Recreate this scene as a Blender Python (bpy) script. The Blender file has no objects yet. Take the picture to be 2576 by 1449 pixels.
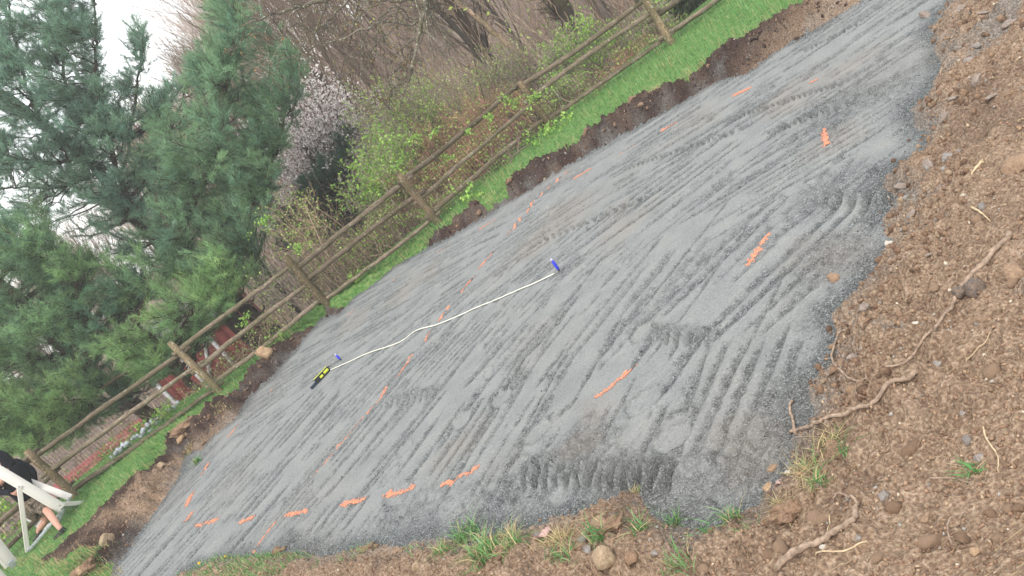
import bpy, math
import numpy as np
from mathutils import Matrix, Vector
rng = np.random.default_rng(7)
D = bpy.data
SC = bpy.context.scene
COL = SC.collection
PI = math.pi

# ------------------------------------------------------------------ camera, sky, sun, exposure
EYE = 2.9; TH = math.radians(17.4); RO = math.radians(38.0); FPX = 2000.0   # measured in a 2576 px wide frame
cT, sT, cR, sR = math.cos(TH), math.sin(TH), math.cos(RO), math.sin(RO)
cam = D.cameras.new('camera'); camo = D.objects.new('camera', cam); COL.objects.link(camo)
cam.sensor_width = 36; cam.lens = 36 * FPX / 2576; cam.clip_start = .05; cam.clip_end = 600
Xc = Vector((cR, -sR * sT, -sR * cT)); Yc = Vector((sR, cR * sT, cR * cT)); Zc = Vector((0, -cT, sT))
camo.matrix_world = Matrix(((Xc.x, Yc.x, Zc.x, 0), (Xc.y, Yc.y, Zc.y, 0), (Xc.z, Yc.z, Zc.z, EYE), (0, 0, 0, 1)))
SC.camera = camo; SC.cycles.volume_bounces = 2

W = D.worlds.new('World'); SC.world = W; W.use_nodes = True
nt = W.node_tree; nt.nodes.clear()
sky = nt.nodes.new('ShaderNodeTexSky'); sky.sky_type = 'NISHITA'; sky.sun_disc = False
sky.sun_elevation = math.radians(50); sky.sun_rotation = math.radians(200); sky.dust_density = 3.0
b1 = nt.nodes.new('ShaderNodeBackground'); b1.inputs[1].default_value = .06
nt.links.new(sky.outputs[0], b1.inputs[0])
b2 = nt.nodes.new('ShaderNodeBackground'); b2.inputs[0].default_value = (1, .99, .965, 1); b2.inputs[1].default_value = 1.2
ad = nt.nodes.new('ShaderNodeAddShader'); ow = nt.nodes.new('ShaderNodeOutputWorld')
nt.links.new(b1.outputs[0], ad.inputs[0]); nt.links.new(b2.outputs[0], ad.inputs[1]); nt.links.new(ad.outputs[0], ow.inputs[0])
sl = D.lights.new('sun', 'SUN'); sl.energy = 1.3; sl.angle = math.radians(14); sl.color = (1, .96, .9)
so = D.objects.new('sun', sl); COL.objects.link(so)
so.rotation_euler = (math.radians(40), 0, math.radians(-20 + 180 + 0))
so.rotation_euler = Vector((math.sin(math.radians(200)) * math.cos(math.radians(50)), math.cos(math.radians(200)) * math.cos(math.radians(50)), math.sin(math.radians(50)))).to_track_quat('Z', 'Y').to_euler()
vs = SC.view_settings; vs.view_transform = 'Standard'; vs.look = 'None'; vs.exposure = .42; vs.gamma = 1; vs.use_curve_mapping = False

# ------------------------------------------------------------------ helpers: geometry of view, noise
def ray(px, py):
    dx = np.asarray(px, float) - 1288; dy = np.asarray(py, float) - 724.5
    u = dx * cR - dy * sR; v = dx * sR + dy * cR
    return np.stack([u, FPX * cT - v * sT, -FPX * sT - v * cT], -1)
def at(px, py, Y):
    r = ray(px, py); return r * (np.asarray(Y, float) / r[..., 1])[..., None] + np.array([0, 0, EYE])
def at0(px, py, z=0.):
    r = ray(px, py); return r * ((z - EYE) / r[..., 2])[..., None] + np.array([0, 0, EYE])
def uv2px(u, v):
    return 1288 + u * cR + v * sR, 724.5 - u * sR + v * cR
def sstep(a, b, x):
    t = np.clip((x - a) / (b - a), 0, 1); return t * t * (3 - 2 * t)
def _h(ix, iy, seed):
    h = (ix.astype(np.int64) * 374761393 + iy.astype(np.int64) * 668265263 + seed * 974711) & 0x7fffffff
    h = ((h ^ (h >> 13)) * 1274126177) & 0x7fffffff
    return ((h ^ (h >> 16)) & 0xffff) / 65535.0
def noise(x, y, seed=0):
    ix = np.floor(x); iy = np.floor(y); fx = x - ix; fy = y - iy
    fx = fx * fx * fx * (fx * (fx * 6 - 15) + 10); fy = fy * fy * fy * (fy * (fy * 6 - 15) + 10)
    ix = ix.astype(np.int64); iy = iy.astype(np.int64)
    a = _h(ix, iy, seed); b = _h(ix + 1, iy, seed); c = _h(ix, iy + 1, seed); d = _h(ix + 1, iy + 1, seed)
    return (a + (b - a) * fx + (c - a) * fy + (a - b - c + d) * fx * fy) * 2 - 1
def fbm(x, y, oct=4, seed=0, gain=.5):
    s = 0; a = 1; n = 0
    for i in range(oct):
        s = s + a * noise(x * 2 ** i + 17.3 * i, y * 2 ** i - 9.1 * i, seed + i); n += a; a *= gain
    return s / n
def sdf(poly, x, y):
    P = np.asarray(poly)[:, :2]; Q = np.roll(P, -1, 0)
    d = np.full(x.shape, 1e9); ins = np.zeros(x.shape, bool)
    for (ax, ay), (bx, by) in zip(P, Q):
        ex, ey = bx - ax, by - ay; wx, wy = x - ax, y - ay
        t = np.clip((wx * ex + wy * ey) / (ex * ex + ey * ey + 1e-12), 0, 1)
        d = np.minimum(d, (wx - ex * t) ** 2 + (wy - ey * t) ** 2)
        c = ((ay > y) != (by > y))
        xi = ax + (y - ay) * ex / (ey if abs(ey) > 1e-12 else 1e-12)
        ins ^= c & (x < xi)
    d = np.sqrt(d); return np.where(ins, -d, d)

# ------------------------------------------------------------------ helpers: materials
def mat(name, rough=.9, spec=.25):
    m = D.materials.new(name); m.use_nodes = True
    b = m.node_tree.nodes['Principled BSDF']; b.inputs['Roughness'].default_value = rough
    b.inputs['Specular IOR Level'].default_value = spec
    return m, m.node_tree, b
def N(t, typ, **k):
    n = t.nodes.new(typ)
    for a, v in k.items():
        if a in ('operation', 'blend_type', 'data_type', 'attribute_name', 'feature', 'noise_dimensions', 'clamp', 'use_clamp', 'distance'): setattr(n, a, v)
        else: n.inputs[a].default_value = v
    return n
def tex(t, kind, scale, coord='Object', detail=3, **k):
    tc = t.nodes.new('ShaderNodeTexCoord'); n = t.nodes.new(kind); n.inputs['Scale'].default_value = scale
    t.links.new(tc.outputs[coord], n.inputs['Vector'])
    if kind == 'ShaderNodeTexNoise': n.inputs['Detail'].default_value = detail
    return n
def ramp(t, src, stops):
    r = t.nodes.new('ShaderNodeValToRGB'); e = r.color_ramp.elements
    while len(e) < len(stops): e.new(.5)
    for i, (p, c) in enumerate(stops):
        e[i].position = p; e[i].color = (c[0], c[1], c[2], 1) if hasattr(c, '__len__') else (c, c, c, 1)
    t.links.new(src, r.inputs[0]); return r.outputs[0]
def mixc(t, f, a, b, typ='MIX'):
    n = t.nodes.new('ShaderNodeMix'); n.data_type = 'RGBA'; n.blend_type = typ
    for s, v in ((0, f), (6, a), (7, b)):
        if hasattr(v, 'links') or hasattr(v, 'is_linked'): t.links.new(v, n.inputs[s])
        else: n.inputs[s].default_value = v if s == 0 else (*v, 1)
    return n.outputs[2]
def attr(t, name, out=2):
    a = t.nodes.new('ShaderNodeAttribute'); a.attribute_name = name; return a.outputs[out]
def bump(t, b, h, strength, dist):
    n = t.nodes.new('ShaderNodeBump'); n.inputs['Strength'].default_value = strength; n.inputs['Distance'].default_value = dist
    t.links.new(h, n.inputs['Height']); t.links.new(n.outputs[0], b.inputs['Normal'])
def flat(name, col, rough=.8, spec=.3, metal=0, var=.15, scale=30):
    m, t, b = mat(name, rough, spec); b.inputs['Metallic'].default_value = metal
    n = tex(t, 'ShaderNodeTexNoise', scale); c = np.array(col)
    t.links.new(ramp(t, n.outputs[0], [(.3, tuple(c * (1 - var))), (.7, tuple(np.minimum(c * (1 + var), 1)))]), b.inputs['Base Color'])
    return m
def vcol(name, rough=.8, trans=0., var=.2, scale=40, spec=.2):
    """colour from the vertex colour attribute 'tint' with a little grain"""
    m, t, b = mat(name, rough, spec)
    n = tex(t, 'ShaderNodeTexNoise', scale)
    g = ramp(t, n.outputs[0], [(.3, 1 - var), (.7, 1 + var)])
    c = mixc(t, 1., attr(t, 'tint', 0), g, 'MULTIPLY'); t.links.new(c, b.inputs['Base Color'])
    if trans:
        tr = t.nodes.new('ShaderNodeBsdfTranslucent'); t.links.new(c, tr.inputs[0])
        mx = t.nodes.new('ShaderNodeMixShader'); mx.inputs[0].default_value = trans
        o = t.nodes['Material Output']; t.links.new(b.outputs[0], mx.inputs[1]); t.links.new(tr.outputs[0], mx.inputs[2]); t.links.new(mx.outputs[0], o.inputs[0])
    return m

# ------------------------------------------------------------------ helpers: objects
def mesh(name, V, F, m, tint=None, smooth=False, fl=None):
    V = np.asarray(V, np.float32); F = np.asarray(F, np.int32); k = F.shape[1]
    me = D.meshes.new(name); me.vertices.add(len(V)); me.vertices.foreach_set('co', V.ravel())
    me.loops.add(F.size); me.loops.foreach_set('vertex_index', F.ravel())
    me.polygons.add(len(F)); me.polygons.foreach_set('loop_start', np.arange(0, F.size, k, dtype=np.int32))
    me.polygons.foreach_set('loop_total', np.full(len(F), k, np.int32))
    me.update(calc_edges=True)
    if smooth: me.polygons.foreach_set('use_smooth', np.ones(len(F), bool))
    if tint is not None:
        c = np.ones((len(V), 4), np.float32); c[:, :3] = tint
        a = me.color_attributes.new('tint', 'FLOAT_COLOR', 'POINT'); a.data.foreach_set('color', c.ravel())
    for n_, v_ in (fl or {}).items():
        a = me.attributes.new(n_, 'FLOAT', 'POINT'); a.data.foreach_set('value', np.asarray(v_, np.float32))
    if m: me.materials.append(m)
    return me
def obj(name, me, parent=None, kind=None, loc=None):
    o = D.objects.new(name, me); COL.objects.link(o)
    if parent is not None:
        o.parent = parent
        o.matrix_parent_inverse = Matrix.Translation(-Vector(parent.location)) if isinstance(parent.location, Vector) and loc is None else Matrix()
    if kind: o['kind'] = kind
    if loc is not None: o.location = loc
    return o
def tag(o, label, cat, group=None):
    o['label'] = label; o['category'] = cat
    if group: o['group'] = group
    return o
def empty(name, loc, label, cat, group=None):
    o = D.objects.new(name, None); COL.objects.link(o); o.location = Vector([float(a) for a in loc]); o.empty_display_size = .1
    return tag(o, label, cat, group)
def cat_meshes(parts):
    Vs, Fs, Ts, n = [], [], [], 0
    for p in parts:
        Vs.append(p[0]); Fs.append(p[1] + n); n += len(p[0])
        if len(p) > 2: Ts.append(np.broadcast_to(p[2], (len(p[0]), 3)))
    return np.concatenate(Vs), np.concatenate(Fs), (np.concatenate(Ts) if Ts else None)
def tubes(P, R, s=4):
    """batch of K tubes: P (K,N,3) centre lines, R (K,N) radii; triangles"""
    P = np.asarray(P, float); R = np.asarray(R, float)
    if P.ndim == 2: P = P[None]; R = R[None]
    K, n = R.shape
    T = np.gradient(P, axis=1); T /= np.linalg.norm(T, axis=2, keepdims=True) + 1e-9
    ref = np.where(np.abs(T[:, :1, 2:3]) > .8, np.array([1., 0, 0]), np.array([0, 0, 1.]))
    A = np.cross(T, np.broadcast_to(ref, T.shape)); A /= np.linalg.norm(A, axis=2, keepdims=True) + 1e-9
    B = np.cross(T, A)
    th = np.arange(s) * 2 * PI / s
    V = P[:, :, None] + R[:, :, None, None] * (A[:, :, None] * np.cos(th)[None, None, :, None] + B[:, :, None] * np.sin(th)[None, None, :, None])
    i = np.arange(n - 1)[:, None] * s; j = np.arange(s)[None]; j2 = (j + 1) % s
    q = np.stack([i + j, i + j2, i + s + j2, i + s + j], -1).reshape(-1, 4)
    F1 = np.concatenate([q[:, [0, 1, 2]], q[:, [0, 2, 3]]])
    F = (F1[None] + (np.arange(K) * n * s)[:, None, None]).reshape(-1, 3)
    return V.reshape(-1, 3), F
def capped(P, R, s=8):
    """one tube with flat end caps"""
    V, F = tubes(P, R, s); n = len(R); V = np.vstack([V, P[0], P[-1]]); a = len(V) - 2
    c = [(a, (j + 1) % s, j) for j in range(s)] + [(a + 1, (n - 1) * s + j, (n - 1) * s + (j + 1) % s) for j in range(s)]
    return V, np.vstack([F, np.array(c)])
def spline(pts, n):
    """smooth resampling of a polyline (Catmull-Rom)"""
    p = np.asarray(pts, float); q = np.vstack([2 * p[0] - p[1], p, 2 * p[-1] - p[-2]]); t = np.linspace(0, len(p) - 1 - 1e-6, n)
    i = t.astype(int); f = (t - i)[:, None]
    a, b, c, d = q[i], q[i + 1], q[i + 2], q[i + 3]
    return .5 * (2 * b + (c - a) * f + (2 * a - 5 * b + 4 * c - d) * f ** 2 + (3 * b - a - 3 * c + d) * f ** 3)
def unit(v): return v / (np.linalg.norm(v, axis=-1, keepdims=True) + 1e-9)
def grow(P, R, nc, lr, ang, rr, npt=4, up=.3, t0=.25, wob=.15, r=rng, absl=None):
    """child branches of every path: (K,N,3) -> (K*nc,npt,3)"""
    K, n = R.shape
    t = t0 + (1 - t0) * (np.arange(nc)[None] + r.random((K, nc))) / nc; t = np.minimum(t, .995)
    x = t * (n - 1); i = np.minimum(x.astype(int), n - 2); f = (x - i)[..., None]; k = np.arange(K)[:, None]
    A = P[k, i]; B = P[k, i + 1]; p0 = A * (1 - f) + B * f; d = unit(B - A)
    rad = (R[k, i] * (1 - f[..., 0]) + R[k, i + 1] * f[..., 0]) * rr
    L = np.linalg.norm(np.diff(P, axis=1), axis=2).sum(1)[:, None]
    ln = (L * lr if absl is None else absl) * (1.25 - .75 * t) * (.7 + .6 * r.random((K, nc)))
    rnd = unit(np.cross(d, r.normal(size=d.shape))); a = ang * (.7 + .6 * r.random((K, nc)))[..., None]
    dd = unit(d * np.cos(a) + rnd * np.sin(a) + np.array([0, 0, up * .5]))
    s = np.linspace(0, 1, npt)[None, None, :, None]
    Q = p0[:, :, None] + dd[:, :, None] * s * ln[:, :, None, None] + np.array([0, 0, 1.]) * (up * .5 * ln)[:, :, None, None] * s ** 2
    w = r.normal(size=Q.shape) * wob * (ln[:, :, None, None] / npt); w[:, :, 0] = 0; Q = Q + np.cumsum(w, axis=2) * .6
    RR = rad[..., None] * np.linspace(1, .35, npt)[None, None]
    return Q.reshape(-1, npt, 3), RR.reshape(-1, npt)
def needles(C, Dv, n, ln, wd, spread, r=rng):
    """n thin triangles per tuft at C (K,3) pointing about Dv"""
    K = len(C); d = unit(Dv[:, None] + r.normal(size=(K, n, 3)) * spread)
    l = ln * (.6 + .6 * r.random((K, n, 1))); side = unit(np.cross(d, r.normal(size=d.shape))) * wd
    b = C[:, None] + r.normal(size=(K, n, 3)) * ln * .12
    V = np.stack([b - side, b + side, b + d * l + np.array([0, 0, -.15]) * l * 0], 2).reshape(-1, 3)
    return V, np.arange(len(V)).reshape(-1, 3)
def leaves(C, size, r=rng, asp=.6):
    K = len(C); a = unit(r.normal(size=(K, 3)) + np.array([0, 0, .2])); b = unit(np.cross(a, r.normal(size=(K, 3)))) * asp
    s = (size * (.6 + .8 * r.random(K)))[:, None]
    V = np.stack([C - a * s, C + b * s, C + a * s, C - b * s], 1).reshape(-1, 3)
    q = np.arange(K * 4).reshape(-1, 4); return V, np.concatenate([q[:, [0, 1, 2]], q[:, [0, 2, 3]]])
def box_between(a, b, w, h, upv=(0, 0, 1)):
    a = np.array(a, float); b = np.array(b, float); d = unit(b - a); s = unit(np.cross(d, np.array(upv, float))); u = np.cross(s, d)
    V = [p + s * w / 2 * i + u * h / 2 * j for p in (a, b) for i, j in ((-1, -1), (1, -1), (1, 1), (-1, 1))]
    F = np.array([(0, 1, 2), (0, 2, 3), (4, 6, 5), (4, 7, 6), (0, 5, 1), (0, 4, 5), (1, 6, 2), (1, 5, 6), (2, 7, 3), (2, 6, 7), (3, 4, 0), (3, 7, 4)])
    return np.array(V), F

HZ = mat('air'); hm, ht, hb = HZ; ht.nodes.remove(hb); pv = ht.nodes.new('ShaderNodeVolumePrincipled'); pv.inputs['Color'].default_value = (.96, .98, 1, 1); pv.inputs['Density'].default_value = .0018; pv.inputs['Anisotropy'].default_value = 0
ht.links.new(pv.outputs[0], ht.nodes['Material Output'].inputs['Volume'])

# ------------------------------------------------------------------ ground shape
PADPX = [(283, 1440), (380, 1300), (451, 1200), (467, 1139), (510, 1130), (534, 1100), (600, 1050), (625, 1000), (684, 950), (754, 866), (807, 800), (859, 783), (886, 750), (942, 713), (992, 670), (1059, 633), (1142, 590), (1192, 560), (1322, 483), (1339, 475), (1426, 416), (1559, 343), (1718, 255), (1801, 206), (1885, 180), (1965, 123), (2052, 73), (2151, 13), (2230, -50), (2430, -60), (2385, 10), (2343, 66), (2371, 160), (2351, 213), (2297, 276), (2328, 353), (2305, 393), (2232, 433), (2215, 480), (2250, 503), (2218, 550), (2245, 580), (2251, 606), (2218, 640), (2185, 716), (2108, 783), (2095, 866), (2085, 913), (2045, 963), (2052, 1026), (2005, 1099), (1998, 1146), (1972, 1200), (1918, 1243), (1905, 1266), (1828, 1316), (1785, 1339), (1718, 1315), (1660, 1302), (1620, 1270), (1593, 1243), (1526, 1268), (1426, 1295), (1343, 1318), (1259, 1345), (1192, 1365), (1072, 1345), (1026, 1365), (926, 1370), (859, 1392), (700, 1392), (640, 1398), (567, 1400), (450, 1450), (430, 1500), (240, 1500)]
PAD = at0(*np.array(PADPX, float).T)[:, :2]
_cx = np.arange(-13, 13.01, .03); _cy = np.arange(.8, 19.01, .03); _sx, _sy = np.meshgrid(_cx, _cy); _SD = sdf(PAD, _sx, _sy)
def padsd(x, y):
    fx = np.clip((x + 13) / .03, 0, len(_cx) - 1.01); fy = np.clip((y - .8) / .03, 0, len(_cy) - 1.01); i = fx.astype(int); j = fy.astype(int); fx = fx - i; fy = fy - j
    return (_SD[j, i] * (1 - fx) + _SD[j, i + 1] * fx) * (1 - fy) + (_SD[j + 1, i] * (1 - fx) + _SD[j + 1, i + 1] * fx) * fy + np.maximum(0, np.hypot(np.maximum(np.abs(x) - 13, 0), np.maximum(np.maximum(y - 19, .8 - y), 0)))
def hmacro(x, y, s=None):
    if s is None: s = padsd(x, y)
    d = np.maximum(s, 0)
    wf = sstep(9.2, 10.6, y)
    near = .06 * sstep(0, .25, d) + .20 * np.maximum(d - .1, 0)
    zl = .2 + .24 * sstep(-4.5, -7.5, x); wd = .35 + .4 * sstep(-4., -7., x)
    far = zl * sstep(0, wd, d)
    z = near * (1 - wf) + far * wf
    # beyond the fence the ground falls to the neighbours' yard, then climbs as a wooded hill
    b = sstep(15.2, 17.5, y)
    zb = np.maximum(.25 - .27 * (y - 15.2), -2.9)
    az = x / np.maximum(y, 1)
    hill = np.maximum(y - 32, 0) * (.05 + .125 * sstep(-.42, -.02, az)) + np.maximum(x + 2, 0) * .10 * sstep(16, 24, y)
    z = z * (1 - b) + (zb + hill) * b
    return z

# raster of the levelled stone-dust pad: height (m) and coarseness
RS = .0125; RX0, RX1, RY0, RY1 = -9., 8.8, 3.4, 17.
RW, RH = int((RX1 - RX0) / RS), int((RY1 - RY0) / RS)
rh = np.zeros((RH, RW), np.float32); rc = np.zeros((RH, RW), np.float32); rbr = np.zeros((RH, RW), np.float32)
gx, gy = np.meshgrid(RX0 + (np.arange(RW) + .5) * RS, RY0 + (np.arange(RH) + .5) * RS)
DIRS = [(1500, 950, -1.5), (1300, 900, -1.35), (1650, 1000, -1.95), (1000, 1150, -1.4), (700, 1150, -1.15), (950, 700, -.42), (850, 850, -.6), (1200, 600, -.5), (1500, 500, -.6), (1700, 350, -.55), (1900, 200, -.62), (2100, 100, -.68), (1750, 650, -1.35), (2100, 300, -.6), (1900, 800, -1.55), (2000, 450, -.62), (1250, 1150, -1.7), (1500, 1250, -1.9), (1150, 950, -1.2), (500, 1300, -1.1), (1400, 700, -.9), (1600, 600, -.8)]
dc = np.array(DIRS); d0 = at0(dc[:, 0], dc[:, 1])[:, :2]; d1 = at0(dc[:, 0] + 10, dc[:, 1] + 10 * dc[:, 2])[:, :2]
dang = np.arctan2(*(d1 - d0).T[::-1])
def strokedir(x, y):
    w = 1 / ((d0[:, 0] - x) ** 2 + (d0[:, 1] - y) ** 2 + .05) ** 1.5
    return math.atan2((w * np.sin(dang)).sum(), (w * np.cos(dang)).sum())
def stamp(x, y, ext):
    i0 = max(int((y - ext - RY0) / RS), 0); i1 = min(int((y + ext - RY0) / RS) + 1, RH)
    j0 = max(int((x - ext - RX0) / RS), 0); j1 = min(int((x + ext - RX0) / RS) + 1, RW)
    return slice(i0, i1), slice(j0, j1)
def groove(x, y, a, L, sg, dep, crs=.8, ridge=.35):
    sl_ = stamp(x, y, L / 2 + .1)
    X = gx[sl_] - x; Y = gy[sl_] - y
    if X.size == 0: return
    ca, sa = math.cos(a), math.sin(a)
    p = X * ca + Y * sa; q = -X * sa + Y * ca + .012 * np.sin(p * 1.7 + x * 7) * L; sg = sg * np.sqrt(np.clip(1.02 - (2 * p / L) ** 2, .05, 1)) * (1 + .3 * noise(p * 14 + x * 31, q * 20 + y * 17, 3))
    e = sstep(L / 2, L / 2 - .18, np.abs(p)); g = np.exp(-(q / sg) ** 4) * e
    rg = np.exp(-((np.abs(q) - 1.9 * sg) / (.7 * sg)) ** 2) * e
    rh[sl_] = rh[sl_] * (1 - .7 * g) - dep * g + dep * ridge * rg
    rc[sl_] = np.maximum(rc[sl_] * (1 - .15 * rg), crs * np.exp(-(q / (1.2 * sg)) ** 4) * e)
r1 = np.random.default_rng(3)
rh += (.018 * fbm(gx * .8, gy * .8, 4, 5) + .010 * fbm(gx * 3, gy * 3, 3, 6)).astype(np.float32)
for k in range(640):
    y = 3.9 + 10.6 * r1.random(); x = (r1.random() * 2 - 1) * min(7.2, 1.2 + y * .72)
    a = strokedir(x, y) + r1.normal() * .035
    n = r1.integers(5, 11); sp = r1.uniform(.085, .15) * (1 + .035 * y); L = r1.uniform(1.0, 2.8); dep = r1.uniform(.012, .026); cr_ = r1.uniform(.8, 1.15)
    sl_ = stamp(x, y, L / 2); X = gx[sl_] - x; Y = gy[sl_] - y; ca, sa = math.cos(a), math.sin(a)
    e = sstep(L / 2, L / 2 - .12, np.abs(X * ca + Y * sa) + .08 * noise(X * 9, Y * 9, k)) * sstep(n * sp / 2 + .02, n * sp / 2 - .04, np.abs(-X * sa + Y * ca)); rh[sl_] *= 1 - .8 * e; rc[sl_] *= 1 - .9 * e
    for j in range(n):
        if r1.random() < .15: continue
        o = (j - n / 2 + .5) * sp + r1.normal() * .01; sh = r1.normal() * .10 * L
        groove(x - math.sin(a) * o + math.cos(a) * sh, y + math.cos(a) * o + math.sin(a) * sh, a + r1.normal() * .01, L * r1.uniform(.55, 1.0), sp * r1.uniform(.19, .36), dep * r1.uniform(.6, 1.2), cr_ * r1.uniform(.6, 1.))
# long single scrapes
for k in range(90):
    y = 4.5 + 9 * r1.random(); x = (r1.random() * 2 - 1) * min(6.5, 1 + y * .7)
    groove(x, y, strokedir(x, y) + r1.normal() * .08, r1.uniform(1.0, 2.4), r1.uniform(.012, .03), r1.uniform(.008, .018), .8)
def oval(x, y, a, rx, ry, rim=.006, sink=.010):
    sl_ = stamp(x, y, rx * 1.5); X = gx[sl_] - x; Y = gy[sl_] - y; ca, sa = math.cos(a), math.sin(a)
    q = np.sqrt(((X * ca + Y * sa) / rx) ** 2 + ((-X * sa + Y * ca) / ry) ** 2) + .12 * noise(X * 9 + x, Y * 9, 8)
    e = sstep(1.05, .85, q); rh[sl_] = rh[sl_] * (1 - .8 * e) - sink * e + rim * np.exp(-((q - 1.15) / .15) ** 2)
    rc[sl_] = rc[sl_] * (1 - .9 * e) + .5 * np.exp(-((q - 1.1) / .1) ** 2)
for k in range(60):         # boot and shovel prints, pressed smooth
    y = 4 + 10 * r1.random(); x = (r1.random() * 2 - 1) * min(6.8, 1 + y * .7)
    oval(x, y, r1.uniform(0, PI), r1.uniform(.09, .16), r1.uniform(.06, .11))
for px, py in ((1350, 1085), (1620, 1010), (1700, 1075), (1690, 1100), (1480, 1080), (1300, 1180), (1420, 1240), (1615, 835), (1260, 1000), (1835, 1240), (1780, 1210), (1000, 1240)):
    p = at0(px, py); oval(p[0], p[1], r1.uniform(0, PI), .16, .12, .012, .016)
def tread(pa, pb, n, lug, wid, dep, slant=0.):
    A = at0(*pa)[:2]; B = at0(*pb)[:2]; dv = B - A; L = np.hypot(*dv); dv /= L; base = math.atan2(dv[1], dv[0])
    for i in range(n):
        c = A + dv * L * (i + .5) / n
        groove(c[0], c[1], base + PI / 2 + slant, wid, lug * L / n * .42, dep * 1.15, .75, .9)
for px, py, ra in ((2120, 270, .7), (2080, 480, .5), (1850, 1190, .5), (1980, 1000, .35), (1500, 1290, .6), (1250, 1300, .7), (1000, 1340, .6), (2200, 240, .6), (1740, 1290, .5), (2100, 640, .5), (1480, 1110, .35), (1250, 1290, .5), (520, 1135, .3), (850, 820, .3)):
    p = at0(px, py); q = np.hypot(gx - p[0], gy - p[1]) / ra; e = sstep(1.1, .3, q + .4 * fbm(gx * 3, gy * 3, 3, 44)).astype(np.float32)
    rc[:] = np.maximum(rc, e * .62); rh[:] += e * .012 * fbm(gx * 14, gy * 14, 3, 12)
sp_ = padsd(gx[::4, ::4], gy[::4, ::4])
sp_ = np.repeat(np.repeat(sp_, 4, 0), 4, 1)[:RH, :RW]
edge = sstep(-.30, -.02, sp_ + .18 * fbm(gx * 2.5, gy * 2.5, 3, 31)).astype(np.float32)
rc[:] = np.clip(np.maximum(rc + .16 * fbm(gx * 2.2, gy * 2.2, 4, 21) - .04 + .35 * (rc > .2) * noise(gx * 26, gy * 26, 27), edge * .95), 0, 1)
rh[:] += (rc * .006 * fbm(gx * 22, gy * 22, 2, 61) + edge * .012 * fbm(gx * 9, gy * 9, 3, 62)).astype(np.float32)
for px, py, ra in ((1470, 1115, .25), (1340, 625, .3), (1750, 300, .5), (2090, 360, .4), (2080, 640, .35), (1560, 560, .6), (1850, 1080, .25), (1900, 1130, .3), (1030, 720, .7), (1400, 560, .8), (2000, 240, .5), (1150, 1120, .4), (1500, 1040, .25), (2100, 180, .6), (900, 800, .5)):
    p = at0(px, py); q = np.hypot(gx - p[0], (gy - p[1]) * .8) / ra; rbr[:] = np.maximum(rbr, sstep(1.1, .2, q + .7 * fbm(gx * 2.5, gy * 2.5, 4, 45)))
rbr[:] = np.clip(rbr * .8 + .35 * sstep(.1, .6, fbm(gx * .7 + 3, gy * .7, 3, 77)), 0, 1)
tread((1330, 1185), (1710, 1195), 13, .75, .40, .060, .12)
tread((1636, 835), (1790, 850), 6, .7, .34, .05)
tread((2075, 505), (2255, 505), 5, .7, .34, .05)
tread((975, 1010), (1105, 985), 9, .6, .4, .03, .3)
tread((1590, 1135), (1340, 1150), 7, .6, .3, .03)
for pa, pb, n in (((1835, 300), (2118, 207), 22), ((1928, 333), (2151, 253), 16), ((1570, 425), (1850, 330), 22), ((1339, 616), (1620, 500), 16), ((2020, 130), (2160, 60), 10)):
    tread(pa, pb, n, .6, .26, .04, .5); 
rc[:] = np.clip(rc, 0, 1)
def rsample(a, x, y):
    fx = np.clip((x - RX0) / RS - .5, 0, RW - 1.01); fy = np.clip((y - RY0) / RS - .5, 0, RH - 1.01)
    i = fx.astype(int); j = fy.astype(int); fx -= i; fy -= j
    return (a[j, i] * (1 - fx) + a[j, i + 1] * fx) * (1 - fy) + (a[j + 1, i] * (1 - fx) + a[j + 1, i + 1] * fx) * fy

# lawn border polyline (near edge of the turf strip by the fence)
LAWNPX = [(20, 1424), (90, 1412), (133, 1390), (187, 1350), (257, 1283), (290, 1243), (340, 1200), (394, 1163), (434, 1126), (437, 1090), (494, 1056), (560, 1015), (617, 957), (667, 900), (727, 853), (801, 797), (866, 760), (909, 730), (959, 683), (1046, 627), (1099, 583), (1136, 553), (1226, 496), (1259, 480), (1282, 450), (1409, 377), (1526, 300), (1609, 247), (1718, 197), (1785, 147), (1865, 110), (1918, 67), (2005, 20), (2085, 0), (2200, -60)]
def gnd(px, py, full=False):
    px = np.atleast_1d(np.asarray(px, float)); py = np.atleast_1d(np.asarray(py, float))
    r = ray(px, py); r = r / r[:, 1:2]; y0 = np.full(len(px), 1.5); y1 = np.full(len(px), 120.); done = np.zeros(len(px), bool)
    ys = np.concatenate([np.arange(1.0, 20, .1), np.arange(20, 120, 1.)]); prev = ys[0]; out = np.full(len(px), 119.)
    for yy in ys[1:]:
        z = EYE + r[:, 2] * yy; h = hmacro(r[:, 0] * yy, np.full(len(px), yy))
        hit = (z < h) & ~done; out[hit] = prev; done |= hit; prev = yy
    lo = out.copy(); hi = out + np.where(out < 20, .1, 1.)
    for _ in range(12):
        m_ = (lo + hi) / 2; below = (EYE + r[:, 2] * m_) < hmacro(r[:, 0] * m_, m_); hi = np.where(below, m_, hi); lo = np.where(below, lo, m_)
    P = r * lo[:, None]; P[:, 2] = hmacro(P[:, 0], P[:, 1]) if not full else hfull(P[:, 0], P[:, 1]); return P
def G(px, py): return gnd(px, py, True)[0]
lw = gnd(*np.array(LAWNPX, float).T); lo_ = np.argsort(lw[:, 0]); LWX = lw[lo_, 0]; LWY = lw[lo_, 1]
CL = gnd([-60, 40, 110, 165, 247, 262, 285, 285, -60], [1395, 1392, 1404, 1396, 1404, 1425, 1449, 1600, 1600])[:, :2]   # turf at the bottom left corner
NG = gnd([447, 520, 567, 700, 859, 1000, 1060, 1120, 480], [1460, 1395, 1388, 1383, 1388, 1385, 1400, 1600, 1600])[:, :2]   # turf along the near edge
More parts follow.
